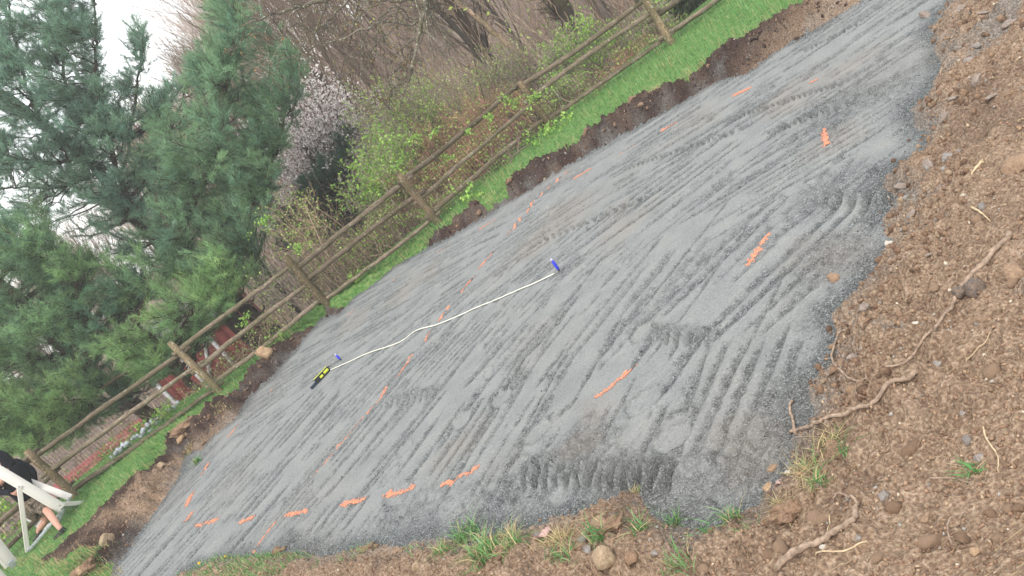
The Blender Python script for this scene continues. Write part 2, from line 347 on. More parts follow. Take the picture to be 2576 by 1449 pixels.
def lawnmask(x, y):
    n = .24 * fbm(x * 2.6, y * 2.6, 4, 91)
    a = y - np.interp(x, LWX, LWY) + n + .14 * (x > -4.5)
    b = -sdf(CL, x, y) + n
    return np.maximum(np.minimum(a, 16.2 - y), b)
def hfull(x, y, parts=False):
    s = padsd(x, y); j = .07 * fbm(x * 4, y * 4, 3, 51); s = s + j
    z = hmacro(x, y, s); pad = s < 0
    out = 1 - sstep(-.25, 0, s) * 1.0
    n_s = sstep(-.02, .12, s) * sstep(17.5, 16, y)
    lm = sstep(-.05, .1, lawnmask(x, y))
    rough = n_s * (1 - lm)
    rz = sstep(1.6, .2, s) + .35 + .5 * sstep(0, .4, fbm(x * .9, y * .9, 2, 78)); clod = .06 * fbm(x * 1.8, y * 1.8, 3, 71) + rz * (.055 * np.abs(fbm(x * 6, y * 6, 3, 72)) + .038 * np.abs(fbm(x * 14, y * 14, 2, 73))) + .007 * fbm(x * 45, y * 45, 2, 74)
    fe = sstep(.9, .1, s) * sstep(9.5, 10.6, y)              # broken turf lip on the far side
    z = z + rough * clod * (1 + 1.3 * fe) + .05 * fe * rough * fbm(x * 3.3, y * 3.3, 3, 79) + n_s * lm * .015 * fbm(x * 5, y * 5, 2, 75)
    z = z + sstep(.03, -.03, s) * rsample(rh, x, y)
    if parts: return z, s, lm, rough, fe
    return z

# ------------------------------------------------------------------ ground materials
def pad_material():
    m, t, b = mat('stone_dust', .93, .2)
    co = attr(t, 'coarse'); br = attr(t, 'brown')
    g1 = tex(t, 'ShaderNodeTexNoise', 95, detail=4); g2 = tex(t, 'ShaderNodeTexVoronoi', 75); g3 = tex(t, 'ShaderNodeTexNoise', 3.2, detail=5)
    fine = ramp(t, g3.outputs[0], [(.3, (.18, .193, .192)), (.55, (.228, .24, .234)), (.75, (.265, .267, .25))])
    g4 = tex(t, 'ShaderNodeTexNoise', 34, detail=5)
    fine = mixc(t, .28, fine, ramp(t, g1.outputs[0], [(.35, (.12, .128, .13)), (.65, (.38, .39, .385))]))
    fine = mixc(t, .7, fine, ramp(t, g4.outputs[0], [(.3, .78), (.45, .97), (.62, 1.0), (.75, 1.08)]), 'MULTIPLY')
    crs = mixc(t, .8, ramp(t, g1.outputs[0], [(.36, (.03, .036, .037)), (.5, (.12, .13, .131)), (.66, (.32, .335, .335))]), ramp(t, g4.outputs[0], [(.32, .45), (.5, .95), (.68, 1.35)]), 'MULTIPLY')
    mm = t.nodes.new('ShaderNodeMath'); mm.operation = 'MULTIPLY_ADD'; t.links.new(g1.outputs[0], mm.inputs[0]); mm.inputs[1].default_value = .9; mm.inputs[2].default_value = -.45
    m2 = t.nodes.new('ShaderNodeMath'); m2.operation = 'ADD'; m2.use_clamp = True; t.links.new(mm.outputs[0], m2.inputs[0]); t.links.new(co, m2.inputs[1])
    c = mixc(t, m2.outputs[0], fine, crs)  # coarse grit toned darker, shade of its grain cavities included in the colour
    bb = t.nodes.new('ShaderNodeMath'); bb.operation = 'MULTIPLY'; bb.inputs[1].default_value = .5; t.links.new(br, bb.inputs[0])
    c = mixc(t, bb.outputs[0], c, mixc(t, .5, c, (.25, .19, .14)))
    t.links.new(c, b.inputs['Base Color'])
    h = t.nodes.new('ShaderNodeMath'); h.operation = 'MULTIPLY'; t.links.new(g1.outputs[0], h.inputs[0])
    ha = t.nodes.new('ShaderNodeMath'); ha.operation = 'ADD'; ha.inputs[1].default_value = .25; t.links.new(co, ha.inputs[0]); t.links.new(ha.outputs[0], h.inputs[1])
    hs = t.nodes.new('ShaderNodeMath'); hs.operation = 'MULTIPLY_ADD'; t.links.new(g4.outputs[0], hs.inputs[0]); hs.inputs[1].default_value = 1.1; t.links.new(h.outputs[0], hs.inputs[2])
    bump(t, b, hs.outputs[0], 1., .02)
    return m
def soil_material():
    m, t, b = mat('dug_soil', .95, .15)
    dk = attr(t, 'dark'); gr = attr(t, 'greyed')
    n1 = tex(t, 'ShaderNodeTexNoise', 5, detail=6); n2 = tex(t, 'ShaderNodeTexNoise', 60, detail=4); v = tex(t, 'ShaderNodeTexVoronoi', 38)
    c = ramp(t, n1.outputs[0], [(.3, (.19, .125, .083)), (.5, (.27, .185, .125)), (.7, (.35, .255, .18))])
    c = mixc(t, .5, c, ramp(t, n2.outputs[0], [(.35, (.07, .046, .034)), (.52, (.26, .18, .12)), (.68, (.50, .40, .30))]))
    wv = t.nodes.new('ShaderNodeSeparateColor'); t.links.new(v.outputs['Color'], wv.inputs[0]); c = mixc(t, .5, c, ramp(t, wv.outputs[0], [(0, .7), (.5, .98), (1, 1.25)]), 'MULTIPLY')
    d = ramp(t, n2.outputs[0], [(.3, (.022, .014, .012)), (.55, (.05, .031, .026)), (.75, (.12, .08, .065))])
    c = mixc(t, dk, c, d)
    c = mixc(t, gr, c, ramp(t, n2.outputs[0], [(.35, (.09, .095, .09)), (.65, (.25, .25, .24))]))
    t.links.new(c, b.inputs['Base Color'])
    sm = t.nodes.new('ShaderNodeMath'); sm.operation = 'SUBTRACT'; t.links.new(n2.outputs[0], sm.inputs[0]); t.links.new(v.outputs['Distance'], sm.inputs[1]); bump(t, b, sm.outputs[0], .75, .025)
    return m
def turf_material():
    m, t, b = mat('turf', .95, .1); n1 = tex(t, 'ShaderNodeTexNoise', 14, detail=5)
    t.links.new(ramp(t, n1.outputs[0], [(.3, (.045, .10, .03)), (.5, (.09, .19, .05)), (.7, (.19, .24, .09))]), b.inputs['Base Color']); bump(t, b, n1.outputs[0], .8, .03); return m
def litter_material():
    m, t, b = mat('leaf_litter', .95, .1); n1 = tex(t, 'ShaderNodeTexNoise', .5, detail=6); n2 = tex(t, 'ShaderNodeTexNoise', 12, detail=5)
    c = ramp(t, n1.outputs[0], [(.3, (.10, .078, .058)), (.55, (.17, .13, .10)), (.75, (.12, .13, .06))])
    c = mixc(t, .6, c, ramp(t, n2.outputs[0], [(.35, (.05, .035, .028)), (.5, (.17, .12, .10)), (.7, (.34, .26, .21))]))
    t.links.new(c, b.inputs['Base Color']); bump(t, b, n2.outputs[0], .8, .06); return m
M_PAD, M_SOIL, M_TURF, M_LITTER = pad_material(), soil_material(), turf_material(), litter_material()

# ------------------------------------------------------------------ ground sheet, cut into pad, dug soil, lawn and wood floor (shared seams)
ra = [1.2]
while ra[-1] < 18.2: ra.append(ra[-1] + max(.0038 * ra[-1], .012))
ra = np.array(ra); az = np.arange(-.86, .86, .0027)
R_, A_ = np.meshgrid(ra, az, indexing='ij'); X = R_ * np.sin(A_); Y = R_ * np.cos(A_)
Z, S, LM, RG, FE = hfull(X.ravel(), Y.ravel(), True)
X = X.ravel(); Y = Y.ravel(); na = len(az)
ii, jj = np.meshgrid(np.arange(len(ra) - 1), np.arange(na - 1), indexing='ij'); q0 = (ii * na + jj).ravel()
Q = np.stack([q0, q0 + 1, q0 + na + 1, q0 + na], 1)
sc_ = S[Q].mean(1); lc_ = lawnmask(X[Q].mean(1), Y[Q].mean(1)); yc_ = Y[Q].mean(1)
cls = np.where(sc_ < 0, 0, np.where(yc_ > 16.2, 3, np.where(lc_ > 0, 2, 1)))
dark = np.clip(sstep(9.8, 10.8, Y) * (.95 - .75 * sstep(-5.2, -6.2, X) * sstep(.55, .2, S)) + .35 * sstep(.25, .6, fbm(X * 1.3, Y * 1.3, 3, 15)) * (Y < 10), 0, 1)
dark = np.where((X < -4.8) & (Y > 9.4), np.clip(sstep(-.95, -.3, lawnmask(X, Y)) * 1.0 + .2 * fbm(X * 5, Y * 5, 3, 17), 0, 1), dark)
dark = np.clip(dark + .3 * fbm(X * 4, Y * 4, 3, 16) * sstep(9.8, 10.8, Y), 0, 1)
grey = np.clip(sstep(.35, .0, S) * (.35 + .8 * fbm(X * 3, Y * 3, 4, 18) - .25 * (Y > 9.5)) + .6 * sstep(.35, .6, fbm(X * 1.6 + 9, Y * 1.6, 3, 19)) * (X > 1.5) * (Y < 9) + .5 * sstep(1.2, .2, S) * (X > 5) * sstep(.1, .5, fbm(X * 2, Y * 2, 3, 23)), 0, 1)
V = np.stack([X, Y, Z], 1); CO = rsample(rc, X, Y); BR = rsample(rbr, X, Y)
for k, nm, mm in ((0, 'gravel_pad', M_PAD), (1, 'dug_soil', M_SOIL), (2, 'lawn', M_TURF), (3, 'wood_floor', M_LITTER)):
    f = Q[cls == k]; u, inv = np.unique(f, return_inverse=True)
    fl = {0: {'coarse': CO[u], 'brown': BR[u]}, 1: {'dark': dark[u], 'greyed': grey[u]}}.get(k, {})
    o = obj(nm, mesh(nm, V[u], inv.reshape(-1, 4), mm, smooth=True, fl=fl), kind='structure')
    if k == 0: PADOBJ = o
    if k == 1: SOILOBJ = o
    if k == 2: LAWNOBJ = o
# far ground
rb = np.geomspace(18.1, 112, 110); ab = np.linspace(-1.3, 1.3, 240); R_, A_ = np.meshgrid(rb, ab, indexing='ij')
X = (R_ * np.sin(A_)).ravel(); Y = (R_ * np.cos(A_)).ravel(); Yq = np.minimum(Y, 96)
Z = hmacro(X * Yq / np.maximum(Y, .1), Yq) + .25 * fbm(X * .15, Y * .15, 4, 2) * sstep(19, 28, Y)
Z = np.where(Y < 18, hmacro(X, Y), Z); na = 240
ii, jj = np.meshgrid(np.arange(109), np.arange(na - 1), indexing='ij'); q0 = (ii * na + jj).ravel()
obj('wooded_hillside', mesh('wooded_hillside', np.stack([X, Y, Z - .02], 1), np.stack([q0, q0 + 1, q0 + na + 1, q0 + na], 1), M_LITTER, smooth=True), kind='structure')

# ------------------------------------------------------------------ paint dashes sprayed on the pad
M_PAINT, t, b = mat('orange_marking_paint', .8, .3)
n1 = tex(t, 'ShaderNodeTexNoise', 95, detail=3); t.links.new(ramp(t, n1.outputs[0], [(.40, (.20, .185, .175)), (.47, (.48, .19, .11)), (.56, (.76, .24, .11)), (.72, (.82, .38, .25))]), b.inputs['Base Color']); bump(t, b, n1.outputs[0], .8, .008)
DASH = [((468, 1312), (482, 1290), .13), ((471, 1272), (483, 1240), .1), ((508, 1195), (525, 1163), .07), ((573, 1100), (598, 1070), .05), ((672, 992), (690, 975), .04), ((862, 803), (900, 775), .03), ((990, 707), (1010, 692), .05), ((1100, 637), (1133, 618), .06), ((1140, 614), (1173, 597), .05), ((1204, 578), (1246, 553), .045), ((1442, 450), (1486, 425), .07), ((1557, 387), (1615, 353), .07), ((1661, 330), (1701, 308), .07), ((1838, 245), (1890, 220), .1), ((2070, 325), (2084, 365), .07), ((2035, 209), (2058, 200), .05),
        ((490, 1323), (545, 1310), .07), ((603, 1313), (640, 1303), .07), ((716, 1297), (773, 1286), .06), ((858, 1272), (917, 1256), .065), ((963, 1250), (1042, 1224), .07), ((1110, 1225), (1204, 1173), .07), ((1500, 1000), (1600, 920), .06), ((1878, 664), (1940, 590), .06),
        ((637, 1390), (668, 1345), .035), ((672, 1340), (697, 1312), .04), ((758, 1233), (825, 1150), .045), ((828, 1147), (912, 1050), .045), ((925, 1040), (980, 965), .045), ((997, 945), (1037, 895), .05), ((1068, 857), (1086, 833), .04), ((1104, 808), (1130, 770), .045), ((1157, 740), (1190, 697), .045), ((1206, 675), (1243, 630), .045), ((1273, 595), (1312, 545), .045), ((1325, 535), (1343, 503), .05), ((1348, 500), (1430, 430), .04)]
for i, (a, c, w) in enumerate(DASH):
    P = at0(np.linspace(a[0], c[0], 2), np.linspace(a[1], c[1], 2))[:, :2]; L = np.hypot(*(P[1] - P[0])); nl = int(L / .010) + 3; nw = int(w * 1.5 / .009) + 3
    s, q = np.meshgrid(np.linspace(-.03, 1.03, nl), np.linspace(-1.3, 1.3, nw), indexing='ij'); d = (P[1] - P[0]) / L; nrm = np.array([-d[1], d[0]])
    bend = .22 * min(w, .05) * np.sin(s * 4 + i)
    x = P[0][0] + d[0] * s * L + nrm[0] * (q * w * .5 + bend); y = P[0][1] + d[1] * s * L + nrm[1] * (q * w * .5 + bend)
    z = hfull(x.ravel(), y.ravel()).reshape(x.shape) + .0045
    keep = (np.abs(q) + .5 * fbm(x * 12, y * 12, 2, 5) + .7 * np.maximum(0, np.abs(s - .5) * 2 - .75) * 4 * .5 + (.5 * noise(x * 40, y * 40, 9) + .7 * noise(x * 95, y * 95, 10)) * (.4 + .65 * np.abs(q)) + .5 * np.maximum(0, fbm(x * 7, y * 7, 2, 66))) < .78
    qi, qj = np.meshgrid(np.arange(nl - 1), np.arange(nw - 1), indexing='ij'); q0 = (qi * nw + qj); F = np.stack([q0, q0 + 1, q0 + nw + 1, q0 + nw], -1)[keep[:-1, :-1]]
    if len(F) == 0: continue
    u, inv = np.unique(F, return_inverse=True); VV = np.stack([x.ravel(), y.ravel(), z.ravel()], 1)[u]
    o = obj('paint_dash', mesh('paint_dash', VV, inv.reshape(-1, 4), M_PAINT, smooth=True), PADOBJ)

# ------------------------------------------------------------------ split rail fence
def wood_material(name, base, lichen, green=True):
    m, t, b = mat(name, .9, .2)
    tc = t.nodes.new('ShaderNodeTexCoord'); mp = t.nodes.new('ShaderNodeMapping'); mp.inputs['Scale'].default_value = (3, 30, 30); t.links.new(tc.outputs['Generated'], mp.inputs[0])
    n1 = t.nodes.new('ShaderNodeTexNoise'); n1.inputs['Scale'].default_value = 1.6; n1.inputs['Detail'].default_value = 6; t.links.new(mp.outputs[0], n1.inputs['Vector'])
    n0 = tex(t, 'ShaderNodeTexNoise', 3.5, detail=4); n2 = tex(t, 'ShaderNodeTexNoise', 22, detail=3)
    c0 = np.array(base); c = ramp(t, n1.outputs[0], [(.32, tuple(c0 * .35)), (.5, tuple(c0)), (.68, tuple(c0 * 1.8))])
    c = mixc(t, ramp(t, n0.outputs[0], [(.42, 0), (.62, .55 if green else 0)]), c, (.09, .085, .04))
    c = mixc(t, ramp(t, n2.outputs[0], [(lichen, 0), (lichen + .03, .8)]), c, (.36, .39, .30))
    oi = t.nodes.new('ShaderNodeObjectInfo'); c = mixc(t, 1., c, ramp(t, oi.outputs['Random'], [(0, (.72, .7, .68)), (.5, (1, .98, .95)), (1, (1.28, 1.27, 1.25))]), 'MULTIPLY')
    t.links.new(c, b.inputs['Base Color']); bump(t, b, n1.outputs[0], .9, .02); return m
M_WOOD = wood_material('weathered_rail_wood', (.20, .16, .12), .64)
M_POST = wood_material('weathered_post_wood', (.23, .175, .11), .63)
r2 = np.random.default_rng(11)
def pole(p, q, r0, r1_, n=14, s=9, knot=.2, bow=.035):
    p = np.array(p); q = np.array(q); t = np.linspace(0, 1, n); P = p + (q - p) * t[:, None]; L = np.linalg.norm(q - p)
    P[1:-1] += (r2.normal(size=3) * bow * L)[None] * np.sin(t[1:-1] * PI)[:, None] * .3 + r2.normal(size=(n - 2, 3)) * .006
    R = (r0 + (r1_ - r0) * t) * (1 + knot * r2.normal(size=n) * .25); R[0] *= .8; R[-1] *= .8
    V, F = capped(P, R, s)
    V[:n * s] += (V[:n * s] - np.repeat(P, s, 0)) * (r2.normal(size=(1, s)).repeat(n, 0).reshape(-1, 1) * .10 + r2.normal(size=(n * s, 1)) * .025)
    return V, F
PB = [gnd(px, py)[0] for px, py in ((-95, 1530), (190, 1250), (555, 985), (828, 768), (1105, 560), (1387, 318), (1690, 110), (1985, -125), (2270, -345))]
fence = empty('split_rail_fence', PB[3], 'weathered three-rail split rail wooden fence running along the edge of the woods', 'fence')
for i, p in enumerate(PB):
    hgt = (1.15, 1.17, 1.27, 1.25, 1.15, 1.05, 1.15, 1.15, 1.15)[i]
    lean = np.array([r2.normal() * .02, 0, 0])
    V, F = pole(p - [0, 0, .3], p + np.array([0, 0, hgt]) + lean * hgt, .074, .068, 10, 9, .12, .004)
    obj('post', mesh('post', V, F, M_POST, smooth=True), fence)
    if i < len(PB) - 1:
        a, c = p, PB[i + 1]; d = unit(c - a)
        for k, hh in enumerate((.17, .60, 1.0)):
            oa = .035 * (-1) ** (i + k); yo = -.035 * (-1) ** i
            V, F = pole(a - d * .16 + [0, .03 + yo * .0, hh + oa + r2.normal() * .012], c + d * .16 + [0, .03, hh - oa * -1 + r2.normal() * .012], .050 + r2.normal() * .005, .042 + r2.normal() * .003)
            obj('rail', mesh('rail', V, F, M_WOOD, smooth=True), fence)
# welded wire behind the rails
M_WIRE = flat('dark_wire', (.03, .035, .03), .6, .4)
Ps = []
for i in range(0, len(PB) - 1):
    a, c = PB[i] + [0, .13, 0], PB[i + 1] + [0, .13, 0]; L = np.linalg.norm(c - a); n = int(L / .06)
    for k in range(n):
        p = a + (c - a) * (k / n); Ps.append([p + [0, 0, .0], p + [0, 0, 1.05]])
    for h in np.arange(.03, 1.06, .085): Ps.append([a + [0, 0, h], c + [0, 0, h]])
V, F = tubes(np.array(Ps), np.full((len(Ps), 2), .0026), 3); obj('wire_mesh', mesh('wire_mesh', V, F, M_WIRE), fence, 'stuff')

# ------------------------------------------------------------------ stones, clods, pebbles
def ico(sub=1):
    import bmesh
    bm = bmesh.new(); bmesh.ops.create_icosphere(bm, subdivisions=sub, radius=1); V = np.array([v.co[:] for v in bm.verts]); F = np.array([[v.index for v in f.verts] for f in bm.faces]); bm.free(); return V, F
I1, I2, I3, I4 = ico(1), ico(2), ico(3), ico(4)
def lump(seed, I=I2, amp=.22, cut=6):
    r = np.random.default_rng(seed); V = I[0].copy()
    for _ in range(cut):   # facets
        n = unit(r.normal(size=3)); d = r.uniform(.55, .85); k = V @ n - d; V -= np.outer(np.maximum(k, 0), n)
    o = r.random(3) * 20; V *= (1 + amp * (noise(V[:, 0] * 1.3 + o[0], V[:, 1] * 1.3 + V[:, 2] * 1.7 + o[1], seed) ))[:, None]
    V *= (1 + .09 * noise(V[:, 0] * 4 + o[0], V[:, 1] * 4 + V[:, 2] * 3, seed) + .05 * noise(V[:, 0] * 9 + o[0], V[:, 1] * 9 + V[:, 2] * 8, seed))[:, None]
    return V
def stone_material(name, a, b_, rough=.85):
    m, t, b = mat(name, rough, .25); n1 = tex(t, 'ShaderNodeTexNoise', 18, detail=6); n2 = tex(t, 'ShaderNodeTexNoise', 90, detail=3)
    c = ramp(t, n1.outputs[0], [(.3, a), (.7, b_)]); n3 = tex(t, 'ShaderNodeTexNoise', 7, 'Generated', 5); c = mixc(t, ramp(t, n3.outputs[0], [(.42, 0), (.6, .75)]), c, (.26, .17, .11)); c = mixc(t, .3, c, ramp(t, n2.outputs[0], [(.35, tuple(np.array(a) * .5)), (.7, tuple(np.minimum(np.array(b_) * 1.4, 1)))]))
    t.links.new(c, b.inputs['Base Color']); bump(t, b, n2.outputs[0], .6, .01); return m
MS = {'tan': stone_material('tan_stone', (.26, .19, .12), (.42, .33, .22)), 'grey': stone_material('grey_stone', (.17, .16, .155), (.32, .31, .30)), 'pale': stone_material('pale_stone', (.45, .42, .36), (.68, .65, .58)),
      'brown': stone_material('earthy_stone', (.20, .13, .085), (.34, .235, .155)), 'pink': stone_material('pinkish_stone', (.34, .22, .18), (.5, .36, .3)), 'dark': stone_material('dark_stone', (.07, .06, .055), (.15, .125, .11)), 'orange': stone_material('orange_tan_stone', (.32, .21, .12), (.48, .34, .21)), 'clod': stone_material('earth_clod', (.12, .075, .05), (.28, .18, .115), .97)}
STONES = [  # px, py, radius px across, flatness, colour, label
    (1537, 1425, 44, .8, 'tan', 'largest tan rock with a broken corner at the bottom edge'), (1052, 1425, 19, .8, 'tan', 'smooth upright tan stone on the dirt left of the long grass'),
    (272, 1368, 25, .85, 'tan', 'rounded tan boulder on the bare soil bank at the left corner'), (200, 1440, 18, .8, 'orange', 'tan rock sticking out of the sod lump at bottom left'),
    (2097, 702, 21, .8, 'brown', 'squarish brown rock sitting alone on the grey pad'), (2468, 752, 34, .8, 'dark', 'big dark round rock beside the long curved root'), (2428, 768, 24, .7, 'dark', 'dark lump just left of the big dark rock'),
    (2385, 393, 17, .7, 'grey', 'pale grey rounded rock alone on brown dirt at right'), (2560, 425, 40, .5, 'brown', 'wide smooth tan slab of rock at the right edge'), (2440, 160, 16, .6, 'grey', 'flat grey slab near the top of the dirt mound'),
    (2455, 118, 15, .6, 'grey', 'grey slab pair member lying highest on the mound'), (2562, 705, 36, .6, 'brown', 'brown rock half out of frame at the right edge'), (2235, 612, 14, .7, 'pale', 'small cream rock at the pad edge'),
    (680, 905, 27, .9, 'orange', 'orange tan boulder on the turf edge by the fence'), (744, 1275 - 165, 0, .7, 'tan', ''), (470, 1113, 18, .6, 'orange', 'flat tan rock in the torn soil below the fence'),
    (1940, 1175, 18, .6, 'brown', 'reddish brown clod lying on coarse grey gravel'), (1930, 1223, 20, .45, 'orange', 'tan plank-like stone standing at the pad corner'), (1985, 1195, 12, .6, 'pale', 'cream angular stone by the dry grass'),
    (2270, 505 + 0, 15, .8, 'tan', 'round tan stone at the notch of the pad edge'), (2105, 650, 0, 1, 'tan', ''), (2428, 1110 - 60, 10, .6, 'grey', 'grey chip of stone on the crumbly brown slope'),
    (1988, 1348 + 62, 14, .6, 'pink', 'pinkish rounded stone beside the thick cut root'), (2094, 1346 + 60, 12, .5, 'pale', 'white flat stone near the end of the cut root'), (2149, 1275, 13, .7, 'grey', 'grey stone left of the crooked root tip'),
    (2440, 913, 10, .7, 'tan', 'small tan pebble on the far right slope'), (2312, 830, 9, .8, 'pale', 'pale pebble near the root fork'), (2160, 800, 0, .7, 'tan', ''), (2370, 578 + 20, 8, .8, 'pale', 'bright cream pebble high on the right slope'),
    (2465, 1155 + 0, 16, .5, 'grey', 'light grey slate piece on the right slope'), (2180, 1385, 11, .6, 'grey', 'small grey rock at the lower edge of the slope'), (1650, 1398, 15, .6, 'grey', 'dull grey cobble behind the largest tan rock'), (1600, 1420, 30, .6, 'clod', 'dark split clod right of the largest tan rock'),
    (1490, 1405, 24, .4, 'grey', 'flat grey stone left of the largest tan rock'), (1345, 300, 0, 1, 'grey', ''), (2370, 935, 14, .6, 'grey', 'grey stone half buried in the middle of the slope'), (2055, 1255, 13, .9, 'tan', 'tan stone on the slope near the torn turf'),
    (2240, 1270, 18, .6, 'grey', 'broad dusty grey stone half sunk in the slope'), (2555, 1262, 12, .6, 'brown', 'brown stone by the lower right edge'), (2450, 1385, 17, .4, 'orange', 'orange flat stone near the bottom right corner'), (2335, 1322, 12, .7, 'brown', 'brown knob of stone in loose dirt at bottom right'),
    (2130, 905, 0, 1, 'tan', ''), (2230, 1105, 12, .8, 'brown', 'brown round stone below the forked root'), (2062, 975, 13, .8, 'brown', 'brown round stone at the pad edge above the root'), (2340, 1000, 12, .6, 'tan', 'tan stone just above the thick forked root'), (2590, 1000, 0, 1, 'tan', ''),
    (1790, 1340, 15, .6, 'clod', 'dark soil lump at the grassy near edge'), (1530, 1340, 32, .6, 'brown', 'flat brown rock at the tip of the soil tongue'), (425, 1190, 11, .8, 'tan', 'round tan cobble in the soil bank'), (410, 1215, 9, .8, 'tan', 'smaller tan cobble below the round one in the bank')]
for i, (px, py, rp, fl_, c, lab) in enumerate(STONES):
    if not lab: continue
    p = G(px, py); dist = np.linalg.norm(p - [0, 0, EYE]); r = rp * dist / FPX * .86
    rr = np.random.default_rng(200 + i); sc = np.array([r, r * rr.uniform(.7, .95), r * fl_]); th = rr.uniform(0, PI)
    V = lump(300 + i, I3, .16, 9) * sc; V = np.stack([V[:, 0] * math.cos(th) - V[:, 1] * math.sin(th), V[:, 0] * math.sin(th) + V[:, 1] * math.cos(th), V[:, 2]], 1)
    o = obj('stone' if c != 'clod' else 'earth_clod', mesh('stone', V, I3[1], MS[c], smooth=rr.random() < .6), loc=tuple(p + [0, 0, r * fl_ * .22])); tag(o, lab, 'stone' if c != 'clod' else 'clod')
# clay slabs peeled up on the mound
M_CLAY = stone_material('grey_clay', (.17, .14, .12), (.30, .265, .24), .7)
SLAB = ['edge-on grey clay slab at the top right corner', 'broad clay slab highest on the mound', 'twin clay slab beside the gravel ruts at upper right', 'flat clay slab below the twin slabs', 'clay slab leaning over the far gravel edge', 'thin clay flake on the upper mound', 'clay slab in the middle of the upper mound', 'smaller clay slab right of the middle one', 'broken clay slab nearest the dark gravel notch', 'clay slab just above the orange-marked notch', 'clay chunk by the round tan stone', 'split clay chunk on the right pad rim', 'long clay flake low on the upper mound', 'curled clay flake in the middle right soil', 'clay finger beside the smooth gravel patch', 'second clay finger right of the first', 'clay lump at the gravel rim above the hooked root', 'clay lump inside the hook of the thin root']
for i, (px, py, rp) in enumerate([(2540, 60, 20), (2480, 40, 17), (2330, 40, 20), (2380, 95, 18), (2420, 30, 15), (2520, 110, 13), (2460, 215, 18), (2500, 250, 15), (2380, 300, 18), (2340, 420, 20), (2290, 535, 18), (2270, 470, 17), (2400, 260, 15), (2340, 640, 14), (2185, 790, 17), (2215, 770, 16), (2150, 745, 16), (2150, 905, 15)]):
    p = G(px, py); dist = np.linalg.norm(p - [0, 0, EYE]); r = rp * dist / FPX; rr = np.random.default_rng(1200 + i); V = lump(1300 + i, I3, .3, 12) * [r, r * rr.uniform(.5, .8), r * rr.uniform(.22, .4)]
    o = obj('clay_slab', mesh('clay_slab', V, I3[1], M_CLAY), loc=tuple(p + [0, 0, r * .12])); o.rotation_euler = (rr.normal() * .35, rr.normal() * .35, rr.uniform(0, 6)); tag(o, SLAB[i], 'clay slab')
# scattered rubble: the bigger pieces are individuals
protos = {c: [mesh('stone_lump', lump(500 + 7 * k, I2, .25, 6), I2[1], MS[c]) for k in range(4)] for c in ('tan', 'grey', 'pale', 'brown', 'clod')}
LB = {'tan': 'small tan stone scattered in the dug brown soil', 'grey': 'small grey stone scattered in the dug brown soil', 'pale': 'small cream white stone scattered in the dug brown soil', 'brown': 'soil-stained brown stone lying in the dug brown soil', 'clod': 'crumbly dark earth clod lying in the dug brown soil'}
r3 = np.random.default_rng(21); cnt = 0; cand = []
while cnt < 230:
    px = r3.uniform(900, 2576); py = r3.uniform(0, 1449)
    cand.append((px, py)); cnt += 1 if px > 1700 else .3
cp = np.array(cand); cg = gnd(cp[:, 0], cp[:, 1]); ss = padsd(cg[:, 0], cg[:, 1]); okk = (ss > .12) & (lawnmask(cg[:, 0], cg[:, 1]) < -.1) & (cg[:, 1] < 14.5)
cg = cg[okk][:240]; cg[:, 2] = hfull(cg[:, 0], cg[:, 1])
for p in cg:
    c = r3.choice(['tan', 'grey', 'pale', 'brown', 'clod'], p=[.14, .12, .05, .37, .32] if p[1] < 9.5 else [.05, .05, .0, .1, .8]); r = (.014 + .035 * r3.random() ** 3) * (1.3 if c in ('clod', 'brown') else 1) * (.7 + .06 * p[1])
    o = obj('earth_clod' if c == 'clod' else 'stone', protos[c][r3.integers(4)], loc=tuple(p + [0, 0, r * .12])); o.scale = (r, r * r3.uniform(.6, 1), r * r3.uniform(.5, .8)); o.rotation_euler = (r3.normal() * .3, r3.normal() * .3, r3.uniform(0, 6))
    tag(o, LB[c], 'clod' if c == 'clod' else 'stone', {'clod': 'earth clods scattered in the dug soil'}.get(c, c + ' stones scattered in the dug soil'))
# crumbs nobody could count
OCT = (np.array([(1, 0, 0), (0, 1, 0), (-1, 0, 0), (0, -1, 0), (0, 0, 1), (0, 0, -.6)], float), np.array([(0, 1, 4), (1, 2, 4), (2, 3, 4), (3, 0, 4), (1, 0, 5), (2, 1, 5), (3, 2, 5), (0, 3, 5)]))
def crumbs(P, r, cols, seed, nv=12):
    rr = np.random.default_rng(seed); K = len(P); L = [OCT[0] * rr.uniform(.6, 1.2, (6, 1)) + rr.normal(size=(6, 3)) * .18 for k in range(nv)]; F = OCT[1]; n = 6
    idx = rr.integers(0, nv, K); V = np.stack(L)[idx] * (r[:, None] * rr.uniform(.6, 1.1, (K, 3)))[:, None]
    th = rr.uniform(0, 6.28, K); c_, s_ = np.cos(th)[:, None], np.sin(th)[:, None]; V = np.stack([V[..., 0] * c_ - V[..., 1] * s_, V[..., 0] * s_ + V[..., 1] * c_, V[..., 2]], -1) + P[:, None]
    T = np.repeat(cols, n, 0); return V.reshape(-1, 3), (F[None] + (np.arange(K) * n)[:, None, None]).reshape(-1, 3), T
M_TINT = vcol('tinted_earth', .93, 0, .25, 70)
def scatter(n, xr, rfun, cond, seed):
    rr = np.random.default_rng(seed); px = rr.uniform(-40, 2640, n); py = rr.uniform(-30, 1480, n); g = gnd(px, py); m_ = cond(g[:, 0], g[:, 1]); g = g[m_]
    g[:, :2] += rr.normal(size=(len(g), 2)) * .03; g[:, 2] = hfull(g[:, 0], g[:, 1]); return g, rr
def soilcond(x, y): return (padsd(x, y) > .03) & (lawnmask(x, y) < 0) & (y < 15) & (x * x + y * y > 1.7)
g, rr = scatter(52000, 0, 0, soilcond, 31)
